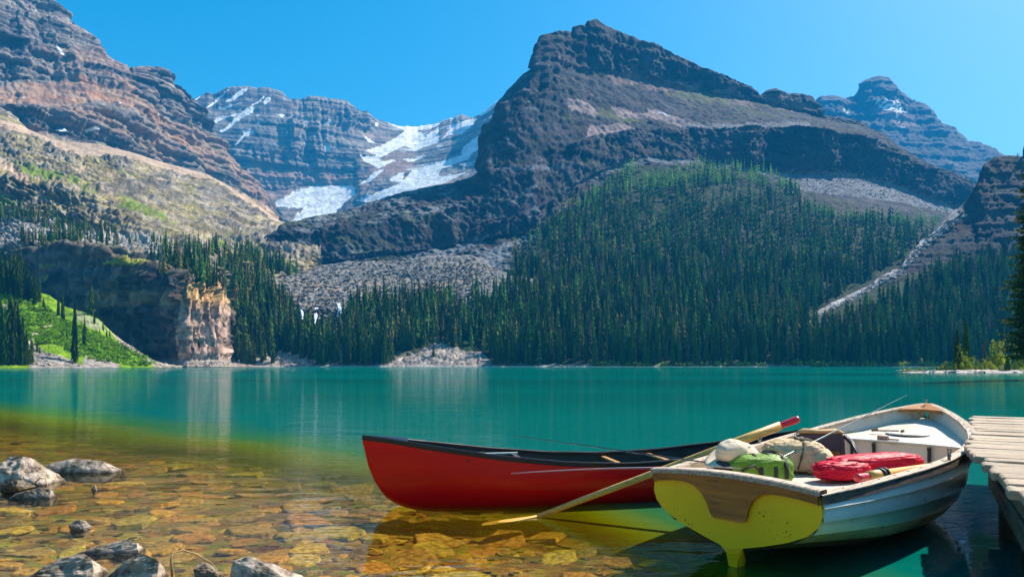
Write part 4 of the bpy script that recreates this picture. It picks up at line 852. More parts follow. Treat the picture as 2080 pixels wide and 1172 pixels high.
# materials
M_WHITE = simple_mat('white_boat_paint', (.80, .79, .74), .35, .06, 4, .06, 90, dark=(.30, .25, .19), dark_amt=.12, dscale=9)
M_WHITEIN = simple_mat('cream_interior_paint', (.64, .55, .45), .5, .07, 5, .05, 60, dark=(.42, .36, .27), dark_amt=.15, dscale=7)
M_HULLLOW = simple_mat('cream_hull_paint', (.50, .42, .26), .4, .12, 5, .06, 60, dark=(.2, .17, .1), dark_amt=.35, dscale=6)
M_HULLDARK = simple_mat('bottom_shade_paint', (.14, .15, .07), .45, .3, 5, .08, 60)  # bottom strakes: the hull's shading is put into this darker colour
M_WOODW = simple_mat('weathered_pale_wood', (.52, .40, .30), .75, .28, 3, .5, 40, dark=(.14, .10, .07), dark_amt=.35, dscale=5, stretch=(1, 14, 14))
M_WOODB = simple_mat('brown_varnished_wood', (.44, .15, .018), .5, .35, 2.5, .4, 30, dark=(.17, .055, .008), dark_amt=.3, dscale=5, stretch=(9, 1, 9))
M_WOODD = simple_mat('dark_rail_wood', (.13, .085, .065), .7, .4, 4, .5, 40, dark=(.03, .02, .02), dark_amt=.4, dscale=6, stretch=(1, 8, 8))
M_OAR = simple_mat('varnished_pine', (.80, .42, .09), .38, .12, 6, .15, 60, dark=(.40, .22, .07), dark_amt=.35, dscale=4, stretch=(1, 10, 10), coat=.2)
M_REDP = simple_mat('red_grip_paint', (.60, .012, .03), .35, .08, 20, coat=.3)
M_RUBBER = simple_mat('black_rubber', (.012, .012, .014), .45, .2, 20)
M_METAL = simple_mat('grey_metal', (.35, .34, .33), .35, .2, 20, metallic=.9)
M_BLACK = simple_mat('dark_webbing', (.02, .017, .018), .7, .2, 30, .3, 200)
def yellow_mat():
    m = simple_mat('scuffed_yellow_paint', (.97, .60, .004), .48, .07, 3, .05, 80)
    t = m.node_tree; b = [n for n in t.nodes if n.type == 'BSDF_PRINCIPLED'][0]; tc = [n for n in t.nodes if n.type == 'TEX_COORD'][0]
    last = b.inputs['Base Color'].links[0].from_socket
    n1 = N(t, 'TexNoise'); n1.inputs['Scale'].default_value = 55; n1.inputs['Detail'].default_value = 4; L(t, tc.outputs['Object'], n1.inputs['Vector'])
    n2 = N(t, 'TexNoise'); n2.inputs['Scale'].default_value = 5; n2.inputs['Detail'].default_value = 2; L(t, tc.outputs['Object'], n2.inputs['Vector'])
    a = N(t, 'MapRange'); a.inputs['From Min'].default_value = .63; a.inputs['From Max'].default_value = .66; L(t, n1.outputs[0], a.inputs['Value'])
    c = N(t, 'MapRange'); c.inputs['From Min'].default_value = .52; c.inputs['From Max'].default_value = .60; L(t, n2.outputs[0], c.inputs['Value'])
    mu = N(t, 'Math'); mu.operation = 'MULTIPLY'; L(t, a.outputs[0], mu.inputs[0]); L(t, c.outputs[0], mu.inputs[1])
    mx = N(t, 'MixRGB'); L(t, mu.outputs[0], mx.inputs[0]); L(t, last, mx.inputs[1]); mx.inputs[2].default_value = (.08, .055, .01, 1); L(t, mx.outputs[0], b.inputs['Base Color'])
    return m
M_YELLOW = yellow_mat()
# ---------------------------------------------------------------- rowing boat
TX, TY = 1.51, 4.71; DV = np.array([.735, .678, 0]); RV = np.array([.678, -.735, 0]); RB = math.atan2(.678, .735); BL = 4.2
def bw(s, lat, z): return np.array([TX, TY, 0])+DV*s+RV*lat+np.array([0, 0, z])   # lat>0 = starboard
boat = empty('rowing_boat', (TX, TY, 0), RB); tag(boat, 'white clinker rowing boat with yellow stern moored against the dock', 'rowing boat')
def bl(s, lat, z): return np.array([s, -lat, z])
HBs = [0, .25, .5, 1.0, 1.5, 2.0, 2.5, 3.0, 3.3, 3.6, 3.85, 4.0, 4.12, 4.2]
HBv = [.60, .645, .68, .735, .77, .785, .78, .725, .64, .50, .335, .215, .11, .02]
SHs = [0, .5, 1, 1.5, 2, 2.5, 3, 3.4, 3.8, 4.2]; SHv = [.575, .585, .60, .61, .625, .66, .705, .77, .86, .955]
KLs = [0, .5, 1.2, 2.0, 2.8, 3.4, 3.8, 4.05, 4.2]; KLv = [.13, .06, -.03, -.09, -.09, -.04, .08, .35, .80]
hb = lambda s: np.interp(s, HBs, HBv); sh = lambda s: np.interp(s, SHs, SHv); kl = lambda s: np.interp(s, KLs, KLv)
# section outline: v 0 (rail) .. 1 (keel) -> (fraction of half-beam, fraction of height from rail)
SV = [0, .14, .28, .42, .56, .70, .82, .92, 1.0]
SVst = [(1.0, 0), (1.02, .14), (1.03, .28), (.985, .44), (.86, .60), (.64, .74), (.40, .85), (.17, .94), (.02, 1.0)]
SVmd = [(1.0, 0), (1.0, .16), (.985, .32), (.945, .48), (.86, .64), (.70, .79), (.48, .90), (.24, .965), (.0, 1.0)]
SVbw = [(1.0, 0), (.92, .14), (.83, .28), (.74, .42), (.62, .56), (.48, .70), (.33, .82), (.16, .92), (.0, 1.0)]
def sect(s, v):
    a = [np.interp(v, SV, [q[i] for q in SVst]) for i in (0, 1)]; b = [np.interp(v, SV, [q[i] for q in SVmd]) for i in (0, 1)]; c = [np.interp(v, SV, [q[i] for q in SVbw]) for i in (0, 1)]
    w1 = float(sstep(0, 1.4, np.array(s))); w2 = float(sstep(2.4, 3.9, np.array(s)))
    x = (a[0]*(1-w1)+b[0]*w1)*(1-w2)+c[0]*w2; z = (a[1]*(1-w1)+b[1]*w1)*(1-w2)+c[1]*w2
    return hb(s)*x, sh(s)+(kl(s)-sh(s))*z
SS = np.concatenate([np.linspace(0, 3, 25), np.linspace(3.08, 4.2, 18)])
STR = [(0, .17), (.17, .33), (.33, .49), (.49, .64), (.64, .82), (.82, 1.0)]
smat = [M_WHITE, M_WHITE, M_WHITE, M_HULLLOW, M_HULLDARK, M_HULLDARK]
for sd in (1, -1):
    for i, (v0, v1) in enumerate(STR):
        rows = []
        for s in SS:
            r = []
            for q, v in enumerate(np.linspace(v0, v1, 5)):
                y, z = sect(s, v); y2, z2 = sect(s, min(v+.02, 1)); y3, z3 = sect(s, max(v-.02, 0))
                ty, tz = y2-y3, z2-z3; ln = math.hypot(ty, tz)+1e-9; ny, nz_ = -tz/ln, ty/ln
                off = .002+.022*(q/4)**1.5
                r.append(bl(s, sd*(y+ny*off), z+nz_*off))
            y, z = sect(s, v1); r.append(bl(s, sd*(y-.004), z+.004))   # underside edge
            rows.append(r)
        o = mk('strake', *sheet(rows), smat[i], boat, smooth=False)
        for p in o.data.polygons: p.use_smooth = True
        e = o.modifiers.new('edge', 'EDGE_SPLIT'); e.split_angle = math.radians(30)
# inner skin
rows = []
for s in SS[:-1]:
    r = []
    for v in np.linspace(0.0, 1.0, 13):
        y, z = sect(s, v); r.append(bl(s, max(y-.02, .0), z+.004+.012*v))
    rows.append([np.array([p[0], p[1], p[2]]) for p in r]+[np.array([p[0], -p[1], p[2]]) for p in r[::-1][1:]])
mk('inner_hull', *sheet(rows), M_WHITEIN, boat, smooth=True)
# transom: yellow panel, crowned wooden board with motor tongue
def transom_pts(n=30):
    vs = np.linspace(0, 1, n); return [sect(0, v) for v in vs]
crown = lambda y: .035*(1-(y/.6)**2)
tp = transom_pts(); outl = [(y, z) for y, z in tp]
def slab(outline, s0, s1, mat, name, bev=.004):
    k = len(outline); V = [np.array([s0, -y, z]) for y, z in outline]+[np.array([s1, -y, z]) for y, z in outline]
    Fq = [tuple(range(k))[::-1], tuple(range(k, 2*k))]+[(i, (i+1) % k, k+(i+1) % k, k+i) for i in range(k)]
    o = mk(name, V, Fq, mat, boat)
    import bmesh
    bm = bmesh.new(); bm.from_mesh(o.data); bmesh.ops.recalc_face_normals(bm, faces=bm.faces[:]); bm.to_mesh(o.data); bm.free()
    return o
top = [(y, .57+crown(y)) for y in np.linspace(-.595, .595, 15)]
ol = top+[(y+.012, z) for y, z in outl[1:-1]]+[(0, .12)]+[(-y-.012, z) for y, z in outl[1:-1]][::-1]
slab(ol, -.012, .018, M_YELLOW, 'transom')
def board():
    yt = np.linspace(-.605, .605, 21); o = [(y, .60+crown(y)) for y in yt]
    bot = [(.618, .528), (.50, .545), (.40, .553), (.31, .553), (.235, .535), (.18, .49), (.15, .43), (.135, .37), (.125, .345), (.105, .333), (-.105, .333), (-.125, .345), (-.14, .37), (-.165, .43), (-.205, .49), (-.27, .538), (-.35, .556), (-.45, .552), (-.618, .53)]
    return o+bot
ob = slab(board(), -.042, -.014, M_WOODB, 'transom_board')
rows = [[np.array([x, -y, .605+crown(y)+dz]) for y in np.linspace(-.63, .63, 21)] for x, dz in ((-.055, -.018), (-.055, .01), (-.045, .018), (.045, .018), (.055, .01), (.055, -.018))]
mk('transom_cap', *sheet(rows), M_WOODW, boat, smooth=False)
kp = [(.0, .15), (.0, .10), (.02, .04), (.04, -.07), (.12, -.06), (.14, .03)]
V = [np.array([x, w*(.45 if z < .03 else .8), z]) for w in (-.045, .045) for x, z in kp]; V[0][1] = -.09; V[6][1] = .09; k = len(kp)
mk('skeg', V, [tuple(range(k))[::-1], tuple(range(k, 2*k))]+[(i, (i+1) % k, k+(i+1) % k, k+i) for i in range(k)], M_YELLOW, boat)
# gunwales: outer rubbing rail + pale inner cap
for sd in (1, -1):
    for nm, mat, offs in (('gunwale', M_WOODD, ((.000, .004), (.030, .004), (.034, -.05), (.004, -.056))), ('gunwale_cap', M_WOODW, ((-.045, -.012), (-.045, .014), (.034, .014), (.034, .006)))):
        rows = []
        for s in np.linspace(-.02, 4.2, 44):
            y = hb(s); z = sh(s); e = max(0.0, min(1, y/.12))
            rows.append([bl(s, sd*max(.004, y+a*(e if a < 0 else 1)), z+b) for a, b in offs])
        mk(nm, *sheet(rows, closed=True), mat, boat)
# breasthook, ring bolt
V = [bl(4.2, 0, .975), bl(3.93, .27, .905), bl(3.93, -.27, .905), bl(4.2, 0, .94), bl(3.93, .27, .87), bl(3.93, -.27, .87), bl(4.02, 0, .915), bl(4.02, 0, .885)]
mk('breasthook', V, [(0, 1, 6), (0, 6, 2), (3, 7, 4), (3, 5, 7), (1, 4, 7, 6), (6, 7, 5, 2), (0, 3, 4, 1), (0, 2, 5, 3)], M_WOODB, boat)
v1 = tube([bl(4.15, 0, .97), bl(4.15, 0, 1.0)], .008, 8); v2 = tube([bl(4.15+.016*math.cos(a), .016*math.sin(a), 1.008) for a in np.linspace(0, 6.3, 9)], .005, 6)
mk('bow_bolt', *join(v1, v2), M_METAL, boat)
# fore deck + bulkhead + floor / benches
rows = []
for s in np.linspace(3.0, 4.1, 14):
    z = np.interp(s, [3.0, 3.5, 4.1], [.615, .665, .80]); w = 0
    # half width of the inner hull at that height
    vs = np.linspace(0, 1, 30); yy = np.array([sect(s, v) for v in vs]); w = np.interp(-z, -yy[:, 1], yy[:, 0])-.012
    rows.append([bl(s, q*w, z+.012*(1-q*q)) for q in np.linspace(-1, 1, 9)])
mk('fore_deck', *sheet(rows), M_WHITEIN, boat, smooth=True)
def inner_w(s, z):
    vs = np.linspace(0, 1, 40); yy = np.array([sect(s, v) for v in vs]); return float(np.interp(-z, -yy[:, 1], yy[:, 0]))-.012
rows = [[bl(3.0+.0*z, q*inner_w(3.0, z), z) for q in np.linspace(-1, 1, 9)] for z in np.linspace(.10, .62, 8)]
solid(mk('bulkhead', *sheet(rows), M_WHITEIN, boat), .015)
V, Fq = tube([bl(2.985, q*(inner_w(3.0, .62)), .625+.012*(1-q*q)) for q in np.linspace(-1, 1, 9)], .012, 6); mk('deck_edge', V, Fq, M_WHITEIN, boat, smooth=True)
rows = [[bl(s, q*inner_w(s, .45), .45) for q in np.linspace(-1, 1, 7)] for s in np.linspace(.02, 2.42, 18)]
mk('stern_bench', *sheet(rows), M_WHITEIN, boat)
mk('bench_front', *sheet([[bl(2.42, q*inner_w(2.42, z), z) for q in np.linspace(-1, 1, 7)] for z in (.12, .24, .4505)]), M_WHITEIN, boat)
rows = [[bl(s, q*inner_w(s, .14), .14) for q in np.linspace(-1, 1, 7)] for s in np.linspace(2.38, 3.0, 6)]
mk('floor_panel', *sheet(rows), M_WHITEIN, boat)
for sd in (1, -1):
    V, Fq = join(tube([bl(1.95, sd*.80, .66), bl(1.95, sd*.80, .60)], .012, 8), tube([bl(1.95+.035*math.cos(a), sd*.80, .70+.045*math.sin(a)) for a in np.linspace(-3.9, .8, 12)], .008, 6))
    mk('oarlock', V, Fq, M_METAL, boat)
# straps on the bulkhead, hatch ring, cleat
for lat in (-.33, -.12, .37):
    V, Fq = box(bl(2.968, lat, .545), (.012, .032, .15)); Vb, Fb = box(bl(2.955, lat, .60), (.02, .028, .03))
    bevel(mk('strap', *join((V, Fq), (Vb, Fb)), M_BLACK, boat), .004)
hx, hl, hzz = 3.5, .02, .682
V, Fq = tube([bl(hx+.15*math.cos(a), hl+.20*math.sin(a), hzz) for a in np.linspace(0, 6.2832, 33)], .007, 6, False); mk('hatch_rim', V, Fq, simple_mat('hatch_plastic', (.60, .58, .52), .4, .05), boat, smooth=True)
n = 32; V = [bl(hx+.147*math.cos(6.2832*i/n), hl+.197*math.sin(6.2832*i/n), hzz+.003) for i in range(n)]; mk('hatch_lid', V, [tuple(range(n))], M_WHITEIN, boat)
V, Fq = join(tube([bl(3.42, -.27, .70), bl(3.44, -.16, .705), bl(3.46, -.05, .71)], .008, 6), tube([bl(3.42, -.30, .70), bl(3.42, -.24, .715)], .014, 8), tube([bl(3.46, -.03, .705), bl(3.455, .0, .715)], .014, 8)); mk('rope_latch', V, Fq, simple_mat('brown_cord', (.16, .10, .05), .8, .3), boat)
V, Fq = join(tube([bl(3.13, -.14, .66), bl(3.13, -.04, .66)], .022, 8), tube([bl(3.13, -.04, .65), bl(3.12, .06, .65)], .008, 6)); mk('cleat', V, Fq, simple_mat('brown_handle', (.33, .17, .12), .5, .2), boat)
# bolts along the rail
V, Fq = [], []
for sd in (1, -1):
    for s in np.arange(.3, 4.0, .23):
        p = bl(s, sd*(hb(s)-.02), sh(s)+.014); q = tube([p-np.array([0, 0, .004]), p+np.array([0, 0, .003])], .007, 6); V, Fq = join((V, Fq), q)
mk('rail_bolts', V, Fq, M_WOODD, boat)
# registration patch on the starboard bow
rows = [[bl(s, (lambda yz: yz[0]+.022)(sect(s, v)), sect(s, v)[1]) for v in (.36, .42, .48, .53)] for s in (2.75, 2.85, 2.95, 3.05)]
mk('bow_patch', *sheet(rows), simple_mat('worn_cream_patch', (.50, .46, .38), .6, .35, 12, dark=(.2, .17, .12), dark_amt=.5, dscale=30), boat)

# ---------------------------------------------------------------- oars
def oar(p0, p1, name_label, blade_len=.62, blade_r=None, collar=.62, grip=.17, blade_end=None, flat=None):
    """p0 blade root, p1 grip end (world)"""
    p0, p1 = np.array(p0), np.array(p1); ln = np.linalg.norm(p1-p0); d = (p1-p0)/ln
    e = empty('oar', p0, 0); tag(e, name_label, 'oar')
    P = lambda t: d*t
    V, Fq = tube([P(0), P(ln*.35), P(ln*collar), P(ln*collar+.02), P(ln-grip)], [.024, .029, .033, .040, .039], 14); mk('shaft', V, Fq, M_OAR, e, smooth=True)
    V, Fq = tube([P(ln-grip), P(ln-grip+.008), P(ln-.03), P(ln-.006), P(ln)], [.028, .027, .031, .027, .010], 14); mk('grip', V, Fq, M_REDP, e, smooth=True)
    c = ln*collar
    V, Fq = join(*[tube([P(c+a), P(c+a+.006), P(c+a+.018), P(c+a+.024)], [.043, .053, .053, .043], 16) for a in (-.04, .03)], tube([P(c-.05), P(c+.05)], .042, 14)); mk('collar', V, Fq, M_RUBBER, e, smooth=True)
    if blade_end is not None:
        b = np.array(blade_end)-p0; bd = b/np.linalg.norm(b); side = np.cross(bd, [0, 0, 1.0]) if flat is None else np.array(flat); side /= np.linalg.norm(side)
        rows = []
        nrm = np.cross(side, bd)
        L_ = np.linalg.norm(b)
        for t, w, h_ in ((0, .024, .022), (.08, .032, .018), (.3, .055, .012), (.55, .07, .009), (.85, .072, .008), (.96, .062, .006), (1.0, .035, .005)):
            rows.append([bd*L_*t+side*w*math.cos(a)+nrm*h_*math.sin(a) for a in np.linspace(0, 6.2832, 11)[:-1]])
        V, Fq = sheet(rows, closed=True); k = len(V); Fq.append(tuple(range(k-10, k)))
        mk('blade', V, Fq, M_OAR, e, smooth=True)
    return e
W0 = on_water(1092, 1050)+np.array([0, 0, .005]); W1 = bw(1.2, -.74, .655)
hd = at(1624, 850, 5.93)
oar(W0, hd, 'long varnished oar with red grip slanting from the water over the port rail', blade_end=on_water(978, 1062)+np.array([0, 0, -.012]), collar=.735, flat=(.1, 1, .0))
oar(bw(2.62, .64, .53), bw(.90, .49, .575), 'oar with red grip lying along the starboard side of the rowing boat', blade_end=bw(3.0, .58, .44), collar=.77)
# a second collar and lashing on the inboard oar comes with its own shaft wrap
# ---------------------------------------------------------------- canoe
A0, B0 = np.array([-1.47, 6.70]), np.array([3.66, 7.72]); CLn = float(np.linalg.norm(B0-A0)); CA = math.atan2(B0[1]-A0[1], B0[0]-A0[0])
canoe = empty('canoe', (A0[0], A0[1], 0), CA); tag(canoe, 'glossy red canoe with black gunwales floating beside the rowing boat', 'canoe')
M_CRED = simple_mat('glossy_red_hull', (.86, .003, .006), .3, .06, 2, coat=.25, spec=.25, dark=(.40, .012, .012), dark_amt=-.10, dscale=16, stretch=(1, 1, 7))
M_CBLK = simple_mat('black_vinyl', (.012, .012, .016), .35, .2, 10)
M_CIN = simple_mat('dark_canoe_lining', (.045, .038, .045), .6, .2, 6, .1, 50)
cg = lambda s: np.interp(s/CLn, [0, .04, .12, .25, .38, .5, .62, .75, .88, .96, 1], [.690, .665, .60, .50, .43, .405, .43, .50, .60, .665, .69])
ck = lambda s: np.interp(s/CLn, [0, .01, .025, .045, .07, .10, .15, .25, .5, .75, .85, .93, .975, 1], [.66, .42, .22, .08, .0, -.05, -.08, -.10, -.11, -.10, -.08, -.02, .2, .66])
cb = lambda s: np.interp(s/CLn, [0, .01, .05, .12, .2, .3, .4, .5, .6, .7, .8, .88, .95, .99, 1], [.008, .016, .075, .19, .29, .375, .42, .435, .42, .375, .29, .19, .075, .016, .008])
CSS = np.concatenate([np.linspace(0, .12, 12), np.linspace(.14, .86, 26), np.linspace(.88, 1, 12)])*CLn
def csec(s, v):
    # v 0 rail..1 keel; bilge kept round, stem sharp
    k = min(1, cb(s)/.3); x = (1-v**(1.6+2.6*k))**.55 if v < 1 else 0; zf = v**1.0
    x = (1-k)*(1-v)**.7+k*((1-v**3.2)**.62 if v < 1 else 0)
    return cb(s)*x*(1+.04*math.sin(v*3.1)), cg(s)+(ck(s)-cg(s))*(zf)
VV = np.linspace(0, 1, 15)
rows = []
for s in CSS:
    h_ = [(lambda yz: np.array([s, -yz[0], yz[1]]))(csec(s, v)) for v in VV]
    rows.append(h_+[np.array([p[0], -p[1], p[2]]) for p in h_[::-1][1:]])
mk('hull', *sheet(rows), M_CRED, canoe, smooth=True)
rows = []
for s in CSS[3:-3]:
    h_ = [(lambda yz: np.array([s, -max(yz[0]-.012, 0), yz[1]+.014*v]))(csec(s, v)) for v in VV]
    rows.append(h_+[np.array([p[0], -p[1], p[2]]) for p in h_[::-1][1:]])
mk('lining', *sheet(rows), M_CIN, canoe, smooth=True)
for sd in (-1, 1):
    rows = []
    for s in CSS:
        y = cb(s); z = cg(s); rows.append([np.array([s, sd*max(.0, y+a), z+b]) for a, b in ((-.018, -.02), (-.018, .014), (-.012, .02), (.014, .02), (.02, .012), (.02, -.026), (.014, -.03))])
    mk('gunwale', *sheet(rows, closed=True), M_CBLK, canoe)
for a, b in ((0, .085), (.915, 1)):
    rows = [[np.array([s, q*cb(s), cg(s)+.018+.02*(1-q*q)*min(1, cb(s)/.1)]) for q in np.linspace(-1, 1, 7)] for s in np.linspace(a*CLn+.004, b*CLn-.004, 10)]
    mk('deck_plate', *sheet(rows), M_CBLK, canoe, smooth=True)
M_ASH = simple_mat('varnished_ash', (.52, .26, .08), .4, .15, 8, stretch=(8, 1, 8))
for f in (.30, .50, .60):
    s = f*CLn; V, Fq = box((s, 0, cg(s)-.035), (.055, 2*cb(s)-.03, .022)); bevel(mk('thwart', V, Fq, M_ASH if f > .4 else M_CIN, canoe), .006)
s = .215*CLn; V, Fq = box((s, 0, cg(s)-.06), (.26, 2*cb(s)-.03, .02)); bevel(mk('seat', V, Fq, M_CIN, canoe), .008)
s = .25*CLn; V, Fq = box((s+.05, .05, cg(s)-.012), (.42, .03, .012)); mk('seat_bar', V, Fq, simple_mat('bright_aluminium', (.75, .74, .70), .35, .05), canoe)
s = .80*CLn; V, Fq = box((s, 0, cg(s)-.06), (.24, 2*cb(s)-.03, .02)); bevel(mk('seat', V, Fq, M_CIN, canoe), .008)
V, Fq = [], []
for sd in (-1, 1):
    for f in np.arange(.12, .9, .045):
        s = f*CLn; V, Fq = join((V, Fq), tube([(s, sd*cb(s), cg(s)+.02), (s, sd*cb(s), cg(s)+.024)], .006, 6))
mk('gunwale_rivets', V, Fq, M_METAL, canoe)

# ---------------------------------------------------------------- fishing rods
def rod(handle, mid, tip, label, rings, colr, handle_col, handle_len=.35):
    h_, m_, t_ = map(np.array, (handle, mid, tip)); e = empty('fishing_rod', h_); tag(e, label, 'fishing rod')
    P = lambda t: (1-t)**2*h_+2*t*(1-t)*m_+t*t*t_-h_
    ts = np.linspace(0, 1, 16); mb = simple_mat('rod_blank', colr, .3, .1, 10)
    V, Fq = tube([P(t) for t in ts], [.0062*(1-t)+.0022 for t in ts], 6); mk('blank', V, Fq, mb, e, smooth=True)
    ln = np.linalg.norm(t_-h_); k = handle_len/ln
    V, Fq = tube([P(0), P(k*.5), P(k)], [.013, .015, .010], 10); mk('rod_handle', V, Fq, simple_mat('rod_grip', handle_col, .5, .2), e, smooth=True)
    V, Fq = [], []
    for t in rings:
        c = P(t)-np.array([0, 0, .014*(1.2-t)]); r_ = .011*(1.2-t)
        V, Fq = join((V, Fq), tube([c+np.array([r_*math.cos(a)*.5, r_*math.cos(a)*.5, r_*math.sin(a)]) for a in np.linspace(0, 6.2832, 9)], .0016, 4, False))
    mk('line_guides', V, Fq, M_METAL, e)
    V, Fq = tube([P(t)-np.array([0, 0, .012*(1.25-t)]) for t in np.linspace(k, 1, 12)], .0009, 4); mk('fishing_line', V, Fq, simple_mat('nylon_line', (.8, .8, .8), .3), e)
    # reel
    c = P(k*.8)-np.array([0, 0, .04]); V, Fq = join(tube([c+np.array([0, -.03, 0]), c+np.array([0, .03, 0])], .028, 12), tube([c, c+np.array([0, 0, .04])], .006, 6)); mk('reel', V, Fq, M_BLACK, e)
    return e
pale = (.55, .58, .62)
rod(bw(1.05, -.30, .52), bw(.3, -.52, .665), at(1045, 885, 6.1), 'fishing rod pointing left above the canoe, higher of the two', [.35, .5, .62, .72, .81, .89, .96], (.02, .03, .06), (.05, .04, .03))
rod(bw(1.0, -.22, .50), bw(.25, -.50, .66), at(1038, 961, 5.2), 'thin pale fishing rod crossing in front of the red canoe hull', [.3, .42, .52, .62, .71, .80, .89, .97], (.50, .35, .40), (.05, .04, .03))
rod(bw(.85, -.28, .54), at(1710, 869, 6.3), at(1842, 802, 7.6), 'green handled fishing rod pointing up over the port bow', [.3, .45, .58, .7, .8, .9, .97], (.02, .09, .085), (.01, .10, .08), .5)
# ---------------------------------------------------------------- bags and gear in the rowing boat
def cloth_mat(name, col, sc=9, bump=.9, dist=.02, rough=.7):
    m = simple_mat(name, col, rough, .12, 14); t = m.node_tree; b = [n for n in t.nodes if n.type == 'BSDF_PRINCIPLED'][0]
    tc = [n for n in t.nodes if n.type == 'TEX_COORD'][0]
    n = N(t, 'TexNoise'); n.inputs['Scale'].default_value = sc; n.inputs['Detail'].default_value = 2; n.inputs['Distortion'].default_value = 1.6; L(t, tc.outputs['Object'], n.inputs['Vector'])
    bp = N(t, 'Bump'); bp.inputs['Strength'].default_value = bump; bp.inputs['Distance'].default_value = dist; L(t, n.outputs[0], bp.inputs['Height']); L(t, bp.outputs[0], b.inputs['Normal'])
    b.inputs['Specular IOR Level'].default_value = .2
    return m
def lump(c, size, rot, mat, name, parent, power=2.6, wr=.06, fr=7, seed=0, n=44, folds=0):
    """soft bag: superellipsoid with sags and folds; size = full length, width, height, resting on z=0 of its centre"""
    V, Fq = [], []; R = rz(rot)
    for i in range(n+1):
        ph = -math.pi/2+math.pi*i/n
        for j in range(n):
            th = 2*math.pi*j/n
            sp = lambda v, e: math.copysign(abs(v)**(2/e), v)
            x = sp(math.cos(ph), power)*sp(math.cos(th), power); y = sp(math.cos(ph), power)*sp(math.sin(th), power); z = sp(math.sin(ph), power)
            V.append((x, y, z))
    V = np.array(V); nz_ = fbm(V[:, 0]*1.6+seed, V[:, 1]*1.6, V[:, 2]*1.6, 4, .55)
    fold = ridged(V[:, 0]*1.1+seed, V[:, 1]*fr*.55+V[:, 0]*.8, V[:, 2]*fr*.55, 3)*wr*1.3-np.abs(pnoise(V[:, 0]*fr*.5+seed+2*V[:, 2], V[:, 1]*fr*.3, V[:, 2]*fr*.2+seed))*wr*1.6+ridged(V[:, 0]*2.2+seed+V[:, 1], V[:, 1]*1.3, V[:, 2]*2.5, 3)*wr
    V = V*(1+wr*1.8*nz_+fold)[:, None]*np.array(size)/2
    V[:, 2] = np.maximum(V[:, 2], -size[2]*.42)
    V = V @ R.T+np.array(c)
    for i in range(n):
        for j in range(n): Fq.append((i*n+j, i*n+(j+1) % n, (i+1)*n+(j+1) % n, (i+1)*n+j))
    return mk(name, V, Fq, mat, parent, smooth=True)
BZ = .452
def band(cx, axis, ry, rz_, w, mat, name, parent, rot, a0=-.3, a1=3.45, th=.004):
    R = rz(rot); rows = []
    for a in np.linspace(a0, a1, 18):
        rows.append([R @ np.array([cx+d, ry*math.cos(a), rz_*math.sin(a)])+np.array(axis) for d in (-w/2, w/2)])
    return solid(mk(name, *sheet(rows), mat, parent, smooth=True), th, 1)
# green duffel
p = bw(.80, -.24, BZ); e = empty('duffel_bag', p); tag(e, 'lime green duffel bag with black straps in the stern of the rowing boat', 'bag')
MG = cloth_mat('lime_nylon', (.13, .25, .025), 12, .6, .012, .5)
lump((0.02, 0, .105), (.54, .26, .25), .12, MG, 'bag_body', e, 3.0, .045, 8, 3)
for x in (-.02, .10, .19): band(x, (0, 0, .10), .145, .142, .032, M_BLACK, 'strap', e, .12)
V, Fq = tube([(-.20, -.13, .06), (-.14, -.16, .14), (-.06, -.15, .17), (.0, -.14, .10)], .009, 6); mk('handle', V, Fq, M_BLACK, e, smooth=True)
lump((-.26, -.02, .09), (.12, .2, .18), .2, M_BLACK, 'end_pocket', e, 3, .03, 4, 8, 20)
# sun hat on top
p = bw(.72, -.40, BZ+.20); e = empty('sun_hat', p, .3); e.rotation_euler = (.25, -.30, .4); tag(e, 'cream cloth sun hat lying on the lime green bag', 'hat')
MH = cloth_mat('cream_canvas', (.66, .54, .40), 10, .5, .01, .8)
lump((0, 0, .05), (.24, .20, .17), 0, MH, 'crown', e, 2.6, .05, 5, 11, 26)
rows = [[np.array([r*math.cos(a)*1.15, r*math.sin(a), .01+.03*math.sin(2*a+.4)*(r/.2)-.012*(r/.2)]) for a in np.linspace(0, 6.2832, 29)] for r in (.09, .13, .17, .2)]
solid(mk('brim', *sheet(rows), MH, e, smooth=True), .004)
# khaki rucksack
p = bw(1.62, -.30, BZ); e = empty('rucksack', p); tag(e, 'crumpled khaki rucksack between the lime bag and the folding boat seat', 'bag')
MK = cloth_mat('khaki_cotton', (.56, .44, .27), 6, .8, .03, .85)
lump((0.0, 0, .14), (.50, .36, .28), -.15, MK, 'bag_body', e, 3.0, .055, 8, 21, 64)
lump((.17, -.10, .10), (.22, .26, .22), -.5, MK, 'side_pocket', e, 2.5, .09, 7, 29, 28)
lump((.06, -.05, .27), (.14, .10, .07), .3, simple_mat('dark_opening', (.04, .03, .02), .9), 'opening', e, 2.4, .05, 6, 35, 20)
V, Fq = tube([(-.05, -.19, .05), (-.03, -.21, .15), (.02, -.16, .26), (.05, -.02, .31)], [(.016, .004)]*4, 6); mk('shoulder_strap', V, Fq, simple_mat('dark_khaki_webbing', (.12, .10, .06), .8, .2), e, smooth=True)
lump((-.22, -.04, .10), (.16, .24, .2), .3, cloth_mat('olive_cotton', (.17, .16, .11), 9, .6), 'side_pouch', e, 2.5, .06, 6, 31, 24)
band(.02, (0, 0, .13), .165, .18, .028, simple_mat('khaki_strap', (.10, .085, .06), .8, .2), 'strap', e, -.15)
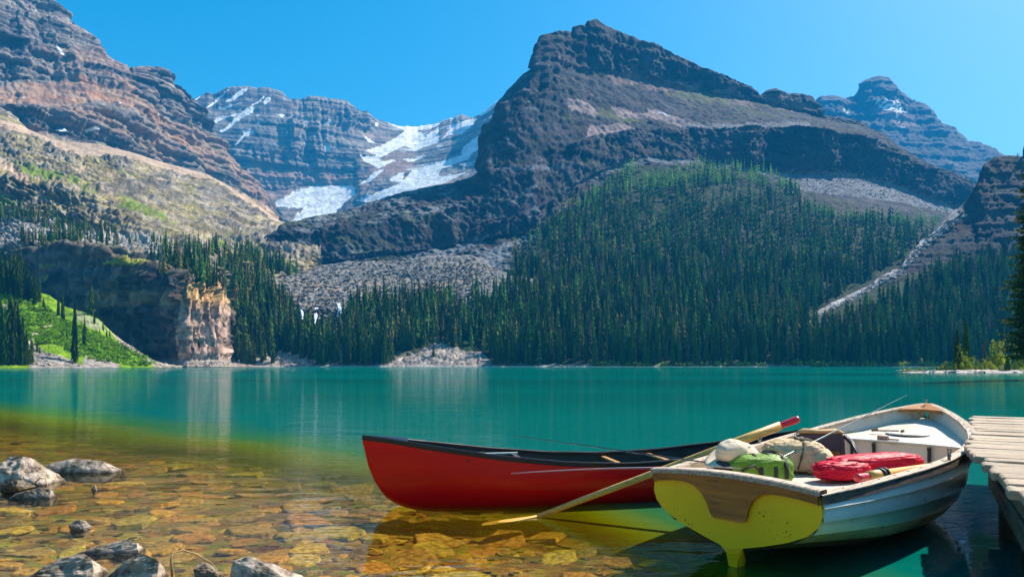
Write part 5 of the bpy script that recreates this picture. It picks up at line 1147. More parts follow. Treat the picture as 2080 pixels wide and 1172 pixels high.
# red dry bag roll
p = bw(1.78, .27, BZ); e = empty('dry_bag', p); tag(e, 'long crimson rolled bag lying across the middle of the rowing boat', 'bag')
MR = cloth_mat('crimson_nylon', (.60, .002, .03), 9, .9, .012, .5)
ax = bw(2.25, .50, 0)-bw(1.20, .10, 0); ang = math.atan2(ax[1], ax[0])
lump((.03, 0, .095), (1.0, .25, .20), ang, MR, 'bag_body', e, 3.6, .05, 9, 41, 64)
lump((-.36*math.cos(ang), -.36*math.sin(ang)-.05, .09), (.46, .24, .15), ang-.1, MR, 'bag_flap', e, 2.8, .07, 9, 47, 48)
# folding boat seat
c = bw(2.36, -.34, BZ); e = empty('boat_seat', c, -.10); tag(e, 'folding brown boat seat with tan cushion roll, facing the stern', 'seat')
MM = simple_mat('maroon_plastic', (.085, .035, .04), .35, .12, 8); MT = cloth_mat('tan_canvas', (.52, .33, .15), 14, .5, .008); MF = simple_mat('orange_cushion', (.42, .17, .03), .7, .2, 6)
def rpanel(w, h, t, r=.04):
    o = []
    for cx, cz, a0 in ((w/2-r, h-r, 0), (-w/2+r, h-r, math.pi/2), (-w/2+r, r, math.pi), (w/2-r, r, 1.5*math.pi)):
        for q in np.linspace(0, math.pi/2, 5): o.append((cx+r*math.cos(a0+q), cz+r*math.sin(a0+q)))
    k = len(o); V = [np.array([x, -t/2+.02*(x/(w/2))**2*-1, z]) for x, z in o]+[np.array([x, t/2-.02*(x/(w/2))**2, z]) for x, z in o]
    return V, [tuple(range(k)), tuple(range(k, 2*k))[::-1]]+[(i, k+i, k+(i+1) % k, (i+1) % k) for i in range(k)]
V, Fq = rpanel(.44, .25, .02); V = [v+np.array([0, .12+v[2]*.15, .02]) for v in V]; bevel(mk('backrest', V, Fq, MM, e), .005)
V, Fq = rpanel(.26, .07, .03, .03); V = [v+np.array([.03, .10, .04]) for v in V]; bevel(mk('lumbar_cushion', V, Fq, MF, e), .008)
V, Fq = tube([(-.23, .155, .275), (-.15, .15, .295), (.0, .15, .288), (.15, .15, .296), (.22, .155, .275)], [(.02, .012), (.05, .026), (.045, .022), (.05, .024), (.02, .012)], 12); mk('cushion_roll', V, Fq, MT, e, smooth=True)
V, Fq = box((0, -.06, .03), (.42, .36, .035)); bevel(mk('seat_base', V, Fq, MM, e), .01)
for sx in (-1, 1):
    V, Fq = tube([(sx*.225, .15, .245), (sx*.235, .0, .19), (sx*.235, -.16, .10), (sx*.225, -.20, .04)], [(.010, .020), (.010, .02), (.010, .016), (.010, .012)], 8); mk('arm', V, Fq, simple_mat('dark_brown_plastic', (.05, .03, .035), .35), e, smooth=True)
    V, Fq = tube([(sx*.246, .15, .262), (sx*.25, .0, .206), (sx*.25, -.16, .115)], .006, 6); mk('arm_trim', V, Fq, simple_mat('pale_trim', (.45, .40, .38), .4), e, smooth=True)
c = bw(2.05, -.56, BZ); e = empty('flask', c); tag(e, 'small steel flask standing left of the folding boat seat', 'flask')
V, Fq = tube([(0, 0, 0), (0, 0, .01), (0, 0, .13), (0, 0, .15)], [.036, .04, .04, .028], 14); mk('flask_body', V, Fq, M_METAL, e, smooth=True)
V, Fq = tube([(0, 0, .151), (0, 0, .19)], [.026, .024], 12); mk('flask_cap', V, Fq, M_RUBBER, e, smooth=True)

# ---------------------------------------------------------------- dock
M_DOCK = simple_mat('weathered_dock_plank', (.50, .385, .28), .85, .25, 2.2, .9, 22, dark=(.15, .11, .08), dark_amt=.30, dscale=3, stretch=(1.2, 14, 10), objrand=.14)
M_BEAM = simple_mat('dark_wet_beam', (.19, .11, .06), .7, .4, 2.5, .8, 18, dark=(.05, .03, .02), dark_amt=.35, dscale=3, stretch=(1, 8, 8))
dock = empty('dock', (3.57, 5.38, 0)); tag(dock, 'weathered grey wooden dock on dark beams at the right', 'dock')
DU = np.array([.86, -.51, 0]); DU /= np.linalg.norm(DU); DVv = np.array([.51, .86, 0]); DVv /= np.linalg.norm(DVv)
xe = lambda Y: np.interp(Y, [1.5, 3.41, 5.38, 6.2, 7.0, 8.8], [1.52, 2.53, 3.57, 4.17, 4.70, 5.90])
rs = np.random.RandomState(4); O = np.array([3.57, 5.38, 0]); t = -3.6; ZD = .765
while t < 3.72:
    w = rs.uniform(.17, .215) if t < 1.0 else rs.uniform(.19, .26); tc_ = t+w/2
    # where this plank's centre line meets the ragged edge
    lo, hi = -4.0, 4.0
    for _ in range(30):
        m_ = (lo+hi)/2; P = O+DVv*tc_+DU*m_
        if P[0] < xe(P[1]): lo = m_
        else: hi = m_
    u0 = hi+rs.uniform(-.035, .03); u1 = u0+rs.uniform(4.6, 4.8); th = .055; zz = ZD+rs.uniform(-.006, .006)
    # plank: irregular ends, slight crown, in its own frame so the grain runs along it
    nseg = 12; V = []; us = np.concatenate([[0, .015, .05], np.linspace(.15, u1-u0, nseg-3)])
    for iu, uu in enumerate(us):
        wob = .004*rs.normal(); dip = -.004*rs.rand()-(.010 if iu == 0 else 0)
        hw = w/2-.006+(.0 if iu else -.01)+.003*rs.normal()
        V += [(uu, -hw+wob, dip-.003), (uu, 0+wob, dip+.0015*rs.normal()), (uu, hw+wob, dip-.003), (uu, hw+wob, -th), (uu, -hw+wob, -th)]
    Fq = [(i*5+j, (i+1)*5+j, (i+1)*5+(j+1) % 5, i*5+(j+1) % 5) for i in range(nseg-1) for j in range(5)]+[(0, 1, 2, 3, 4), tuple((nseg-1)*5+j for j in range(5))[::-1]]
    o = mk('plank', V, Fq, M_DOCK, dock); bevel(o, .004, 1)
    P = O+DVv*tc_+DU*u0; o.location = (P[0]-3.57, P[1]-5.38, zz); o.rotation_euler = (rs.normal()*.006, 0, math.atan2(DU[1], DU[0]))
    t += w+.006
def edge_pt(tt, inset, z):
    lo, hi = -4.0, 4.0
    for _ in range(30):
        m_ = (lo+hi)/2; P = O+DVv*tt+DU*m_
        if P[0] < xe(P[1]): lo = m_
        else: hi = m_
    P = O+DVv*tt+DU*(hi+inset); return np.array([P[0]-3.57, P[1]-5.38, z])
def beam(p, q, w, h, name):
    p, q = np.array(p), np.array(q); d = q-p; ln = np.linalg.norm(d); d /= ln; s = np.cross([0, 0, 1.0], d); s /= np.linalg.norm(s)+1e-9; u = np.cross(d, s)
    V, Fq = box((ln/2, 0, 0), (ln, w, h)); o = mk(name, V, Fq, M_BEAM, dock); bevel(o, .012)
    o.location = p; o.rotation_euler = Matrix(np.column_stack([d, s, u]).tolist()).to_euler(); return o
beam(edge_pt(-3.4, .09, .60), edge_pt(1.6, .14, .60), .12, .20, 'stringer')
beam(edge_pt(-3.4, 1.6, .60), edge_pt(3.6, 1.6, .60), .12, .20, 'stringer')
beam(edge_pt(-3.3, .12, .35), edge_pt(1.2, .20, .35), .14, .16, 'lower_beam')
for tt in (-2.3, -.95, .35, 1.7):
    beam(edge_pt(tt, .34, -1.0), edge_pt(tt, .34, .70), .17, .17, 'post'); beam(edge_pt(tt+.1, .30, .18), edge_pt(tt+.1, 2.2, .18), .13, .15, 'cross_beam'); beam(edge_pt(tt, 1.8, -1.0), edge_pt(tt, 1.8, .70), .17, .17, 'post')
tt = -1.62
e = empty('tyre', (3.24, 4.16, .10), 0); e.rotation_euler = (math.radians(84), 0, math.radians(58)); tag(e, 'black rubber tyre hanging from the dock just above the water', 'tyre')
rows = []
for a in np.linspace(0, 6.2832, 37)[:-1]:
    rows.append([np.array([(R_)*math.cos(a), (R_)*math.sin(a), z_]) for R_, z_ in ((.14, -.05), (.15, -.075), (.20, -.088), (.245, -.075), (.268, -.04), (.270, 0), (.268, .04), (.245, .075), (.20, .088), (.15, .075), (.14, .05))])
rows.append(rows[0]); mk('tyre_casing', *sheet(rows), M_RUBBER, e, smooth=True)
V, Fq = tube([(-.0, .16, .0), (-.0, .27, .095), (0, .42, .03), (0, .46, 0)], .012, 6); mk('rope', V, Fq, simple_mat('grey_rope', (.2, .18, .15), .9, .3), e)
# ---------------------------------------------------------------- rocks at the near shore
def stone_material(name, top, low, rnd=.25, sc=9, wet=True):
    m, t, out = new_mat(name); b = N(t, 'BsdfPrincipled')
    tc = N(t, 'TexCoord'); n = N(t, 'TexNoise'); n.inputs['Scale'].default_value = sc; n.inputs['Detail'].default_value = 8; n.inputs['Roughness'].default_value = .65; L(t, tc.outputs['Object'], n.inputs['Vector'])
    cr = N(t, 'ValToRGB'); E = cr.color_ramp.elements; E[0].position = .38; E[0].color = (*low, 1); E[1].position = .60; E[1].color = (*top, 1); L(t, n.outputs[0], cr.inputs[0])
    oi = N(t, 'ObjectInfo'); r = N(t, 'MapRange'); r.inputs['To Min'].default_value = 1-rnd; r.inputs['To Max'].default_value = 1+rnd; L(t, oi.outputs['Random'], r.inputs['Value'])
    mx = N(t, 'MixRGB'); mx.blend_type = 'MULTIPLY'; mx.inputs[0].default_value = 1; L(t, cr.outputs[0], mx.inputs[1]); L(t, r.outputs[0], mx.inputs[2]); last = mx.outputs[0]
    b.inputs['Roughness'].default_value = .8; b.inputs['Specular IOR Level'].default_value = .3
    if wet:      # the wet band just above the waterline
        g = N(t, 'NewGeometry'); sx = N(t, 'SeparateXYZ'); L(t, g.outputs['Position'], sx.inputs[0])
        ad = N(t, 'Math'); ad.operation = 'MULTIPLY_ADD'; ad.inputs[1].default_value = -.05; L(t, n.outputs[0], ad.inputs[0]); L(t, sx.outputs['Z'], ad.inputs[2])
        w = N(t, 'MapRange'); w.inputs['From Min'].default_value = -.02; w.inputs['From Max'].default_value = .012; w.inputs['To Min'].default_value = .28; L(t, ad.outputs[0], w.inputs['Value'])
        m3 = N(t, 'MixRGB'); m3.blend_type = 'MULTIPLY'; m3.inputs[0].default_value = 1; L(t, last, m3.inputs[1]); L(t, w.outputs[0], m3.inputs[2]); last = m3.outputs[0]
        rr = N(t, 'MapRange'); rr.inputs['From Min'].default_value = -.02; rr.inputs['From Max'].default_value = .012; rr.inputs['To Min'].default_value = .25; rr.inputs['To Max'].default_value = .85; L(t, ad.outputs[0], rr.inputs['Value']); L(t, rr.outputs[0], b.inputs['Roughness'])
    L(t, last, b.inputs['Base Color'])
    bp = N(t, 'Bump'); bp.inputs['Strength'].default_value = .8; bp.inputs['Distance'].default_value = .02; L(t, n.outputs[0], bp.inputs['Height']); L(t, bp.outputs[0], b.inputs['Normal'])
    L(t, b.outputs[0], out.inputs['Surface']); return m
M_ROCK = stone_material('pale_shore_rock', (.52, .41, .32), (.09, .065, .045))
M_ROCKD = stone_material('brown_shore_rock', (.30, .22, .15), (.07, .055, .045))
def rock_mesh(seed, size, mat, cuts=4, n=16, rough=.06, pts=None):
    import bmesh
    r = np.random.RandomState(seed); bm = bmesh.new()
    if pts is not None:
        for p in pts: bm.verts.new(p)
    else:
        for _ in range(n):
            v = r.normal(size=3); v /= np.linalg.norm(v); v *= r.uniform(.8, 1.08)
            bm.verts.new((v[0]*size[0]/2, v[1]*size[1]/2, v[2]*size[2]/2))
    bmesh.ops.convex_hull(bm, input=bm.verts[:]); bmesh.ops.delete(bm, geom=[v for v in bm.verts if not v.link_faces], context='VERTS')
    bmesh.ops.triangulate(bm, faces=bm.faces[:])
    for _ in range(cuts): bmesh.ops.subdivide_edges(bm, edges=bm.edges[:], cuts=1, use_grid_fill=True); bmesh.ops.triangulate(bm, faces=bm.faces[:])
    bm.normal_update(); S = max(size)
    co = np.array([v.co[:] for v in bm.verts]); no = np.array([v.normal[:] for v in bm.verts])
    d = fbm(co[:, 0]/S*3+seed, co[:, 1]/S*3, co[:, 2]/S*5, 5, .6)*rough*S+(.5-np.abs(pnoise(co[:, 0]/S*5+seed, co[:, 1]/S*5, co[:, 2]/S*9)))*rough*.5*S
    co = co+no*d[:, None]
    for v, c in zip(bm.verts, co): v.co = c
    me = bpy.data.meshes.new('rock'); bm.to_mesh(me); bm.free(); me.materials.append(mat)
    return me
def shore_rock(pxa, pxb, pytop, pywater, seed, label, mat=M_ROCK, depth=.8, cuts=3, pts=None, name='shore_rock', rough=.06, rot=0):
    Y = H*F/(pywater-HY); wid = (pxb-pxa)/F*Y; hgt = (pywater-pytop)/F*Y*.85; X = ((pxa+pxb)/2-CX)/F*Y
    P = [np.array(p)*np.array([wid/2, wid*depth/2, hgt]) for p in pts] if pts is not None else None
    me = rock_mesh(seed, (wid, wid*depth, hgt*2.3), mat, cuts, 18, rough, P)
    o = bpy.data.objects.new(name, me); COL.objects.link(o); o.location = (X, Y+wid*depth*.35, 0 if pts is None else 0); o.rotation_euler = (0, 0, rot)
    tag(o, label, 'rock'); return o
def wedge(*top): # outline points around base at z -.6 plus given top points
    return [(-1, -.8, -.8), (1, -.8, -.8), (1, .9, -.8), (-1, .9, -.8), (-1.0, -.5, .0), (1.0, -.4, .0), (.95, .8, .0), (-.95, .8, .0)]+list(top)
shore_rock(-38, 82, 924, 988, 1, 'largest pale rock at the left edge, above the water', depth=.9, pts=wedge((-.7, .2, .95), (-.1, .1, 1.05), (.35, .2, .75), (.85, .1, .28), (-.9, -.3, .5), (.1, -.5, .45)), cuts=4)
shore_rock(66, 226, 933, 962, 2, 'long flat rock tapering to a point at its right end', depth=.42, pts=wedge((-.75, .0, .7), (-.2, .2, 1.0), (.2, .0, .95), (.6, .1, .8), (.97, .1, .2), (0, -.3, .6)), cuts=4, rough=.03)
shore_rock(14, 96, 990, 1014, 3, 'low pale slab in front of the largest left rock', depth=.5, pts=wedge((-.8, 0, .4), (.4, .1, 1), (.9, .1, .8), (-.2, -.2, .7)), rough=.04)
shore_rock(-20, 70, 972, 1000, 4, 'broken grey rock wedged between the big left rock and the low slab', mat=M_ROCKD, depth=.5, rough=.1)
shore_rock(178, 197, 985, 996, 5, 'tiny pale stone poking out right of the low slab', depth=.7)
shore_rock(130, 180, 1057, 1077, 6, 'small two-toned stone alone in the left shallows', depth=.6, rough=.08)
shore_rock(152, 276, 1098, 1127, 7, 'low ridge of white and grey rock in the left shallows', depth=.45, pts=wedge((-.4, .1, .5), (0, .2, .75), (.25, .1, .7), (.5, .2, 1.0), (.85, 0, .8)), rough=.05)
shore_rock(30, 178, 1131, 1186, 8, 'rounded pale boulder at the bottom left corner', depth=.7, pts=wedge((-.6, 0, .35), (-.1, .1, .85), (.3, .2, 1.0), (.75, .1, .85), (.9, -.1, .5)), cuts=4)
shore_rock(188, 310, 1125, 1190, 9, 'pale sloping rock right of the rounded corner boulder', depth=.7, pts=wedge((-.8, 0, .2), (-.1, .1, .6), (.2, .2, 1.0), (.6, .1, .9), (.95, 0, .75)), cuts=4)
shore_rock(378, 446, 1144, 1178, 10, 'dark wet stone under the dry twig at the bottom edge', mat=M_ROCKD, depth=.7, rough=.08)
shore_rock(455, 606, 1130, 1200, 11, 'angular mossy rock with a sharp ridge at the bottom edge', depth=.7, pts=wedge((-.9, -.2, .9), (-.85, .3, .85), (-.45, 0, 1.0), (.1, .2, .55), (.9, .2, .3)), cuts=4, rough=.03)
# dry twigs
M_TWIG = simple_mat('dry_twig', (.42, .27, .11), .8, .3, 30)
def twig(pts, lab, r=.006):
    P = [at(*p) for p in pts]; V, Fq = tube(P, [r*(1-.6*i/(len(P)-1)) for i in range(len(P))], 6); o = mk('twig', V, Fq, M_TWIG, smooth=True); tag(o, lab, 'twig')
twig([(350, 1176, 4.35), (347, 1135, 4.35), (352, 1122, 4.37), (372, 1117, 4.4), (400, 1126, 4.42), (428, 1142, 4.45), (440, 1156, 4.45), (436, 1172, 4.42)], 'bent dry twig arching over the dark stone at the bottom edge', .007)
twig([(70, 982, 7.1), (80, 971, 7.1), (93, 972, 7.1), (95, 985, 7.1), (100, 996, 7.1)], 'short bent twig beside the low pale slab', .008)
# ---------------------------------------------------------------- stones on the lake bed
def bed_stone_mat():
    m, t, out = new_mat('algae_covered_stone'); b = N(t, 'BsdfPrincipled'); b.inputs['Roughness'].default_value = .85; b.inputs['Specular IOR Level'].default_value = .15
    tc = N(t, 'TexCoord'); n = N(t, 'TexNoise'); n.inputs['Scale'].default_value = 5; n.inputs['Detail'].default_value = 7; L(t, tc.outputs['Object'], n.inputs['Vector'])
    oi = N(t, 'ObjectInfo'); cr = N(t, 'ValToRGB'); cr.color_ramp.interpolation = 'LINEAR'; E = cr.color_ramp.elements
    E[0].color = (.40, .19, .04, 1); E[1].color = (.58, .38, .04, 1)
    for p, c in ((.2, (.50, .27, .04, 1)), (.4, (.28, .20, .06, 1)), (.55, (.62, .34, .03, 1)), (.7, (.24, .14, .05, 1)), (.85, (.46, .36, .05, 1))): q = E.new(p); q.color = c
    L(t, oi.outputs['Random'], cr.inputs[0])
    r = N(t, 'MapRange'); r.inputs['From Min'].default_value = .3; r.inputs['From Max'].default_value = .7; r.inputs['To Min'].default_value = .25; r.inputs['To Max'].default_value = 1.25; L(t, n.outputs[0], r.inputs['Value'])
    mx = N(t, 'MixRGB'); mx.blend_type = 'MULTIPLY'; mx.inputs[0].default_value = 1; L(t, cr.outputs[0], mx.inputs[1]); L(t, r.outputs[0], mx.inputs[2]); L(t, mx.outputs[0], b.inputs['Base Color'])
    bp = N(t, 'Bump'); bp.inputs['Strength'].default_value = .5; bp.inputs['Distance'].default_value = .01; L(t, n.outputs[0], bp.inputs['Height']); L(t, bp.outputs[0], b.inputs['Normal'])
    L(t, b.outputs[0], out.inputs['Surface']); return m
M_BST = bed_stone_mat()
def slab_mesh(seed):
    import bmesh
    r = np.random.RandomState(seed); bm = bmesh.new(); k = r.randint(7, 11); ang = np.sort(np.arange(k)*6.28/k+r.uniform(-.3, .3, k)); asp = r.uniform(.6, .9)
    for a in ang:
        R_ = r.uniform(.75, 1.1)
        for z, q in ((0, 1.0), (1, r.uniform(.8, .96))): bm.verts.new((R_*q*math.cos(a), R_*q*math.sin(a)*asp, z*.22+r.uniform(-.03, .03)))
    bmesh.ops.convex_hull(bm, input=bm.verts[:]); bmesh.ops.delete(bm, geom=[v for v in bm.verts if not v.link_faces], context='VERTS')
    bmesh.ops.dissolve_limit(bm, angle_limit=.15, verts=bm.verts[:], edges=bm.edges[:]); bmesh.ops.bevel(bm, geom=bm.edges[:], offset=.05, segments=1, affect='EDGES', clamp_overlap=True)
    me = bpy.data.meshes.new('submerged_stone'); bm.to_mesh(me); bm.free(); me.materials.append(M_BST); return me
SM = [slab_mesh(100+i) for i in range(12)]
rs = np.random.RandomState(77)
def bz_at(x, y):
    i = np.array([x]); j = np.array([y]); return float(bedz(i, j)[0])
placed = []
cand = []
tries = 0
while len(cand) < 285 and tries < 15000:
    tries += 1
    px = rs.uniform(0, 1560); py = rs.uniform(915, 1168)
    p = on_water(px, py); d = float(bed_depth(np.array([p[0]]), np.array([p[1]]))[0])
    if d > 1.25 or d < .03: continue
    sz = (.08+.24*rs.rand()**1.5)*np.interp(p[1], [4.4, 12], [.85, 1.6])
    if any((p[0]-q[0])**2+((p[1]-q[1])*1.0)**2 < (.50*(sz+q[2]))**2 for q in cand): continue
    cand.append((p[0], p[1], sz, px, py, d))
for i, (x, y, sz, px, py, d) in enumerate(cand):
    o = bpy.data.objects.new('submerged_stone', SM[rs.randint(12)]); COL.objects.link(o)
    o.location = (x, y, bz_at(x, y)-.015); o.scale = (sz, sz, min(sz*rs.uniform(.5, .9), max(.05, -bz_at(x, y)*3))); o.rotation_euler = (rs.normal()*.09, rs.normal()*.09, rs.rand()*6.28)
    o.scale.z = max(.04, min(sz*.75, (-.015-o.location.z-.05*sz)/.22))
    if px > 740 and py > 1035: lb, gp = 'flat yellow stone on the lake bed under the canoe reflection', 'stones on the lake bed by the canoe'
    elif px < 400: lb, gp = 'flat brown stone under the shallow water among the left rocks', 'stones in the left shallows'
    elif py > 1040: lb, gp = 'flat orange brown stone in the shallows in front of the canoe bow', 'stones in the shallows before the canoe bow'
    else: lb, gp = 'flat olive stone on the lake bed left of the red canoe bow', 'stones on the lake bed left of the canoe'
    tag(o, lb, 'stone', gp)
# the small rubble between them
Vs, Ts, off = [], [], 0; cols = []
pal = [(.40, .20, .04), (.58, .36, .04), (.30, .20, .06), (.50, .38, .05), (.18, .11, .05)]
for i in range(2400):
    px = rs.uniform(-60, 1640); py = rs.uniform(862, 1185) if i % 3 else rs.uniform(1000, 1185)
    p = on_water(px, py); d = float(bed_depth(p[:1], p[1:2])[0])
    if d > 1.1 or d < -.2: continue
    V, T = RT[rs.randint(6)]; a = rs.rand()*6.28; c, s = math.cos(a), math.sin(a); q = (.015+.07*rs.rand()**2)*np.interp(p[1], [4.4, 12], [.9, 1.7])
    Vs.append(np.column_stack([(V[:, 0]*c-V[:, 1]*s)*q, (V[:, 0]*s+V[:, 1]*c)*q*.8, V[:, 2]*q*.45])+np.array([p[0], p[1], bz_at(p[0], p[1])])); Ts.append(T+off); off += len(V)
    cols.append(np.tile(np.array(pal[rs.randint(5)])*rs.uniform(.15, .75), (len(V), 1)))
for i in range(700):
    px = rs.uniform(-60, 1640); py = rs.uniform(900, 1185)
    p = on_water(px, py); d = float(bed_depth(p[:1], p[1:2])[0])
    if d > 1.3 or d < -.1: continue
    V, T = RT[rs.randint(6)]; a = rs.rand()*6.28; c, s = math.cos(a), math.sin(a); q = rs.uniform(.06, .15)*np.interp(p[1], [4.4, 12], [.85, 1.6])
    Vs.append(np.column_stack([(V[:, 0]*c-V[:, 1]*s)*q, (V[:, 0]*s+V[:, 1]*c)*q*.85, V[:, 2]*q*.3])+np.array([p[0], p[1], bz_at(p[0], p[1])-.01])); Ts.append(T+off); off += len(V)
    cols.append(np.tile(np.array(pal[rs.randint(5)])*rs.uniform(.3, .9), (len(V), 1)))
M_RUB = terrain_material('lake_rubble', .01, 9)
tag(mk_fast('lake_bed_rubble', np.vstack(Vs), np.vstack(Ts), M_RUB, color=np.vstack(cols)), 'small brown and yellow stones covering the shallow lake bed', 'stones', kind='stuff')

# ---------------------------------------------------------------- rocky spit on the right
sx_ = np.arange(1790, 2240, 2.0); tt_ = np.linspace(0, 1, 24); PXg, Tg = np.meshgrid(sx_, tt_)
D0 = np.interp(PXg, [1790, 1810, 1900, 2240], [122, 117, 114.5, 113]); D1 = np.interp(PXg, [1790, 1810, 1900, 2000, 2240], [123, 121, 132, 150, 190])
Dg = D0+(D1-D0)*Tg; Xg = (PXg-CX)/F*Dg
hgt = np.interp(PXg, [1790, 1808, 1850, 1950, 2240], [-.3, -.02, .25, .55, .9])*np.sin(np.pi*np.clip(Tg*1.0, 0, 1)**.6)**.8+.14*fbm(Xg/1.2, Dg/1.2, .3, 4)-.10
C = mixc(np.broadcast_to(c3(.42, .36, .33), Xg.shape+(3,)), c3(.13, .17, .02), sstep(.2, .45, Tg+.3*fbm(Xg/2, Dg/2, .4, 3)))
idx = np.arange(Xg.size).reshape(Xg.shape); Fc = np.stack([idx[:-1, :-1], idx[:-1, 1:], idx[1:, 1:], idx[1:, :-1]], -1).reshape(-1, 4)
tag(mk_fast('spit', np.stack([Xg, Dg, hgt], -1).reshape(-1, 3), Fc, terrain_material('spit_ground', .1, 1.5), color=C.reshape(-1, 3), smooth=True), kind='structure')
M_SPR = stone_material('pale_spit_rock', (.52, .46, .43), (.22, .18, .17), wet=False, sc=2)
SPR = [rock_mesh(200+i, (2, 1.4, 1.1), M_SPR, 1, 12, .05) for i in range(6)]
for i in range(72):
    px = rs.uniform(1806, 2095); D = np.interp(px, [1800, 1900, 2240], [118, 114.8, 113.4])+abs(rs.normal())*1.6; s = rs.uniform(.12, .42)*(1.5 if rs.rand() < .2 else 1)
    o = bpy.data.objects.new('shore_rock', SPR[rs.randint(6)]); COL.objects.link(o); o.location = ((px-CX)/F*D, D, .06+.1*rs.rand()+(D-114)*.06); o.scale = (s*1.3, s, s*.8); o.rotation_euler = (0, 0, rs.rand()*6.28)
    tag(o, 'pale boulder along the waterline of the rocky spit at the right', 'rock', 'boulders on the rocky spit')
# shrubs and small trees of the spit
def leafy_mesh(seed, n, spread=(1, 1, 1), leaf=.06, mat=None, low=.1, name='shrub'):
    r = np.random.RandomState(seed); V, T = [], []; cl = r.normal(0, .38, (14, 3)); cl[:, 2] = np.abs(cl[:, 2])*.9+low; cl *= np.array(spread)
    for i in range(n):
        c = cl[r.randint(14)]+r.normal(0, .12, 3); a = r.normal(size=3); a /= np.linalg.norm(a); b = np.cross(a, r.normal(size=3)); b /= np.linalg.norm(b); s = leaf*r.uniform(.6, 1.4); k = len(V)
        V += [c+a*s, c+b*s*.5, c-a*s, c-b*s*.5]; T.append((k, k+1, k+2, k+3))
    me = bpy.data.meshes.new(name); me.from_pydata([tuple(v) for v in V], [], T); me.update(); me.materials.append(mat); return me
M_LEAF = foliage_mat('yellow_green_leaves', False, (.26, .33, .03), .25); M_LEAFD = foliage_mat('green_leaves', False, (.10, .19, .02), .25)
LM = [leafy_mesh(i, 420, leaf=.085, mat=M_LEAF) for i in range(3)]; LD = [leafy_mesh(10+i, 420, leaf=.085, mat=M_LEAFD) for i in range(3)]
def branch_mesh(seed):
    r = np.random.RandomState(seed); P = (np.zeros((0, 3)), [])
    parts = [tube([(0, 0, 0), (.03*r.normal(), .03*r.normal(), .5), (.05*r.normal(), .05*r.normal(), 1.0)], [.035, .02, .006], 6)]
    for i in range(12):
        z = r.uniform(.2, .9); a = r.rand()*6.28; l = r.uniform(.15, .4)*(1.1-z); parts.append(tube([(0, 0, z), (l*.5*math.cos(a), l*.5*math.sin(a), z+.08), (l*math.cos(a), l*math.sin(a), z+.10)], [.012, .008, .003], 4))
    V, Fq = join(*parts); me = bpy.data.meshes.new('trunk'); me.from_pydata([tuple(v) for v in V], [], Fq); me.update(); me.materials.append(M_BARK); return me
BR = [branch_mesh(i) for i in range(3)]
def spit_pos(px, D): return np.array([(px-CX)/F*D, D, .25])
def shrub(px, D, hpx, wpx, label, meshes, group=None, name='shrub', z=None):
    P = spit_pos(px, D); h = hpx/F*D; w = wpx/F*D; e = empty(name, P, rs.rand()*6); tag(e, label, 'shrub' if name == 'shrub' else 'tree', group)
    o = bpy.data.objects.new('foliage', meshes[rs.randint(len(meshes))]); COL.objects.link(o); o.parent = e; o.scale = (w/1.6, w/1.6, h/1.15)
    o = bpy.data.objects.new('stem', BR[rs.randint(3)]); COL.objects.link(o); o.parent = e; o.scale = (w, w, h*.9)
def spit_spruce(px, D, hpx, wid, label, i, mat=None):
    P = spit_pos(px, D); spruce(P, hpx/F*D, wid, i, label, None, .1)
spit_spruce(1944, 122, 90, 1.45, 'shorter dark spruce on the rocky spit, left of the pair', 0)
spit_spruce(1962, 124, 112, 1.35, 'taller spruce on the rocky spit, right of the pair', 2)
spit_spruce(2047, 117, 34, 2.2, 'small bushy young spruce near the water on the rocky spit', 3)
shrub(1954, 121, 52, 30, 'yellow green larch glowing between the two spruces on the spit', LM, name='larch_tree')
shrub(2028, 126, 62, 52, 'broad yellow green tree on the spit right of the dead snag', LM, name='leafy_tree')
shrub(2078, 124, 78, 50, 'dark green leafy tree at the right end of the spit', LD, name='leafy_tree')
for px, D, h, w, lab, ms in [(1903, 121, 14, 22, 'low bush at the left of the spit spruces', LD), (1922, 121, 20, 26, 'rounded bush just left of the spit spruces', LM), (1938, 120, 16, 24, 'bush in front of the spit spruces', LM), (1975, 121, 18, 26, 'bush just right of the spit spruces', LM), (1990, 124, 22, 24, 'bush at the foot of the dead snag', LD), (1843, 117, 8, 18, 'bright grass tussock near the tip of the spit', LM), (1868, 118, 7, 20, 'yellow low tussock on the middle of the spit tip', LM), (2012, 121, 26, 34, 'spreading bush right of the dead snag', LM), (2062, 119, 22, 30, 'dark bush beside the small young spruce', LD), (2090, 116, 16, 30, 'low bush at the right edge of the spit', LM), (2030, 117, 10, 26, 'low tussock under the broad yellow green tree', LM)]:
    shrub(px, D, h, w, lab, ms)
P = spit_pos(2001, 122); e = empty('dead_tree', P); tag(e, 'bare dark dead snag standing on the spit', 'tree')
for k in range(2):
    o = bpy.data.objects.new('trunk' if k == 0 else 'bare_branches', BR[k]); COL.objects.link(o); o.parent = e; o.scale = (3.2, 3.2, 5.6-k*.6); o.rotation_euler = (0, .06*k, 2.1*k)
# small brush along the far shoreline
bb = plant(central, [(1200, 742), (2000, 742), (2000, 744.2), (1200, 744.2)], 260, 41, 1.2, 3.2); bb2 = plant(rcliff, [(1650, 741), (2000, 741), (2000, 744.2), (1650, 744.2)], 220, 42, 1.2, 3.2)
tag(merge_trees('shoreline_brush', np.vstack([bb, bb2]), BT, M_FOREST, lambda r, q: np.array([.28, .38, .05])*(.5+.8*r.rand()), 43), 'pale green brush along the far waterline', 'brush', kind='stuff')
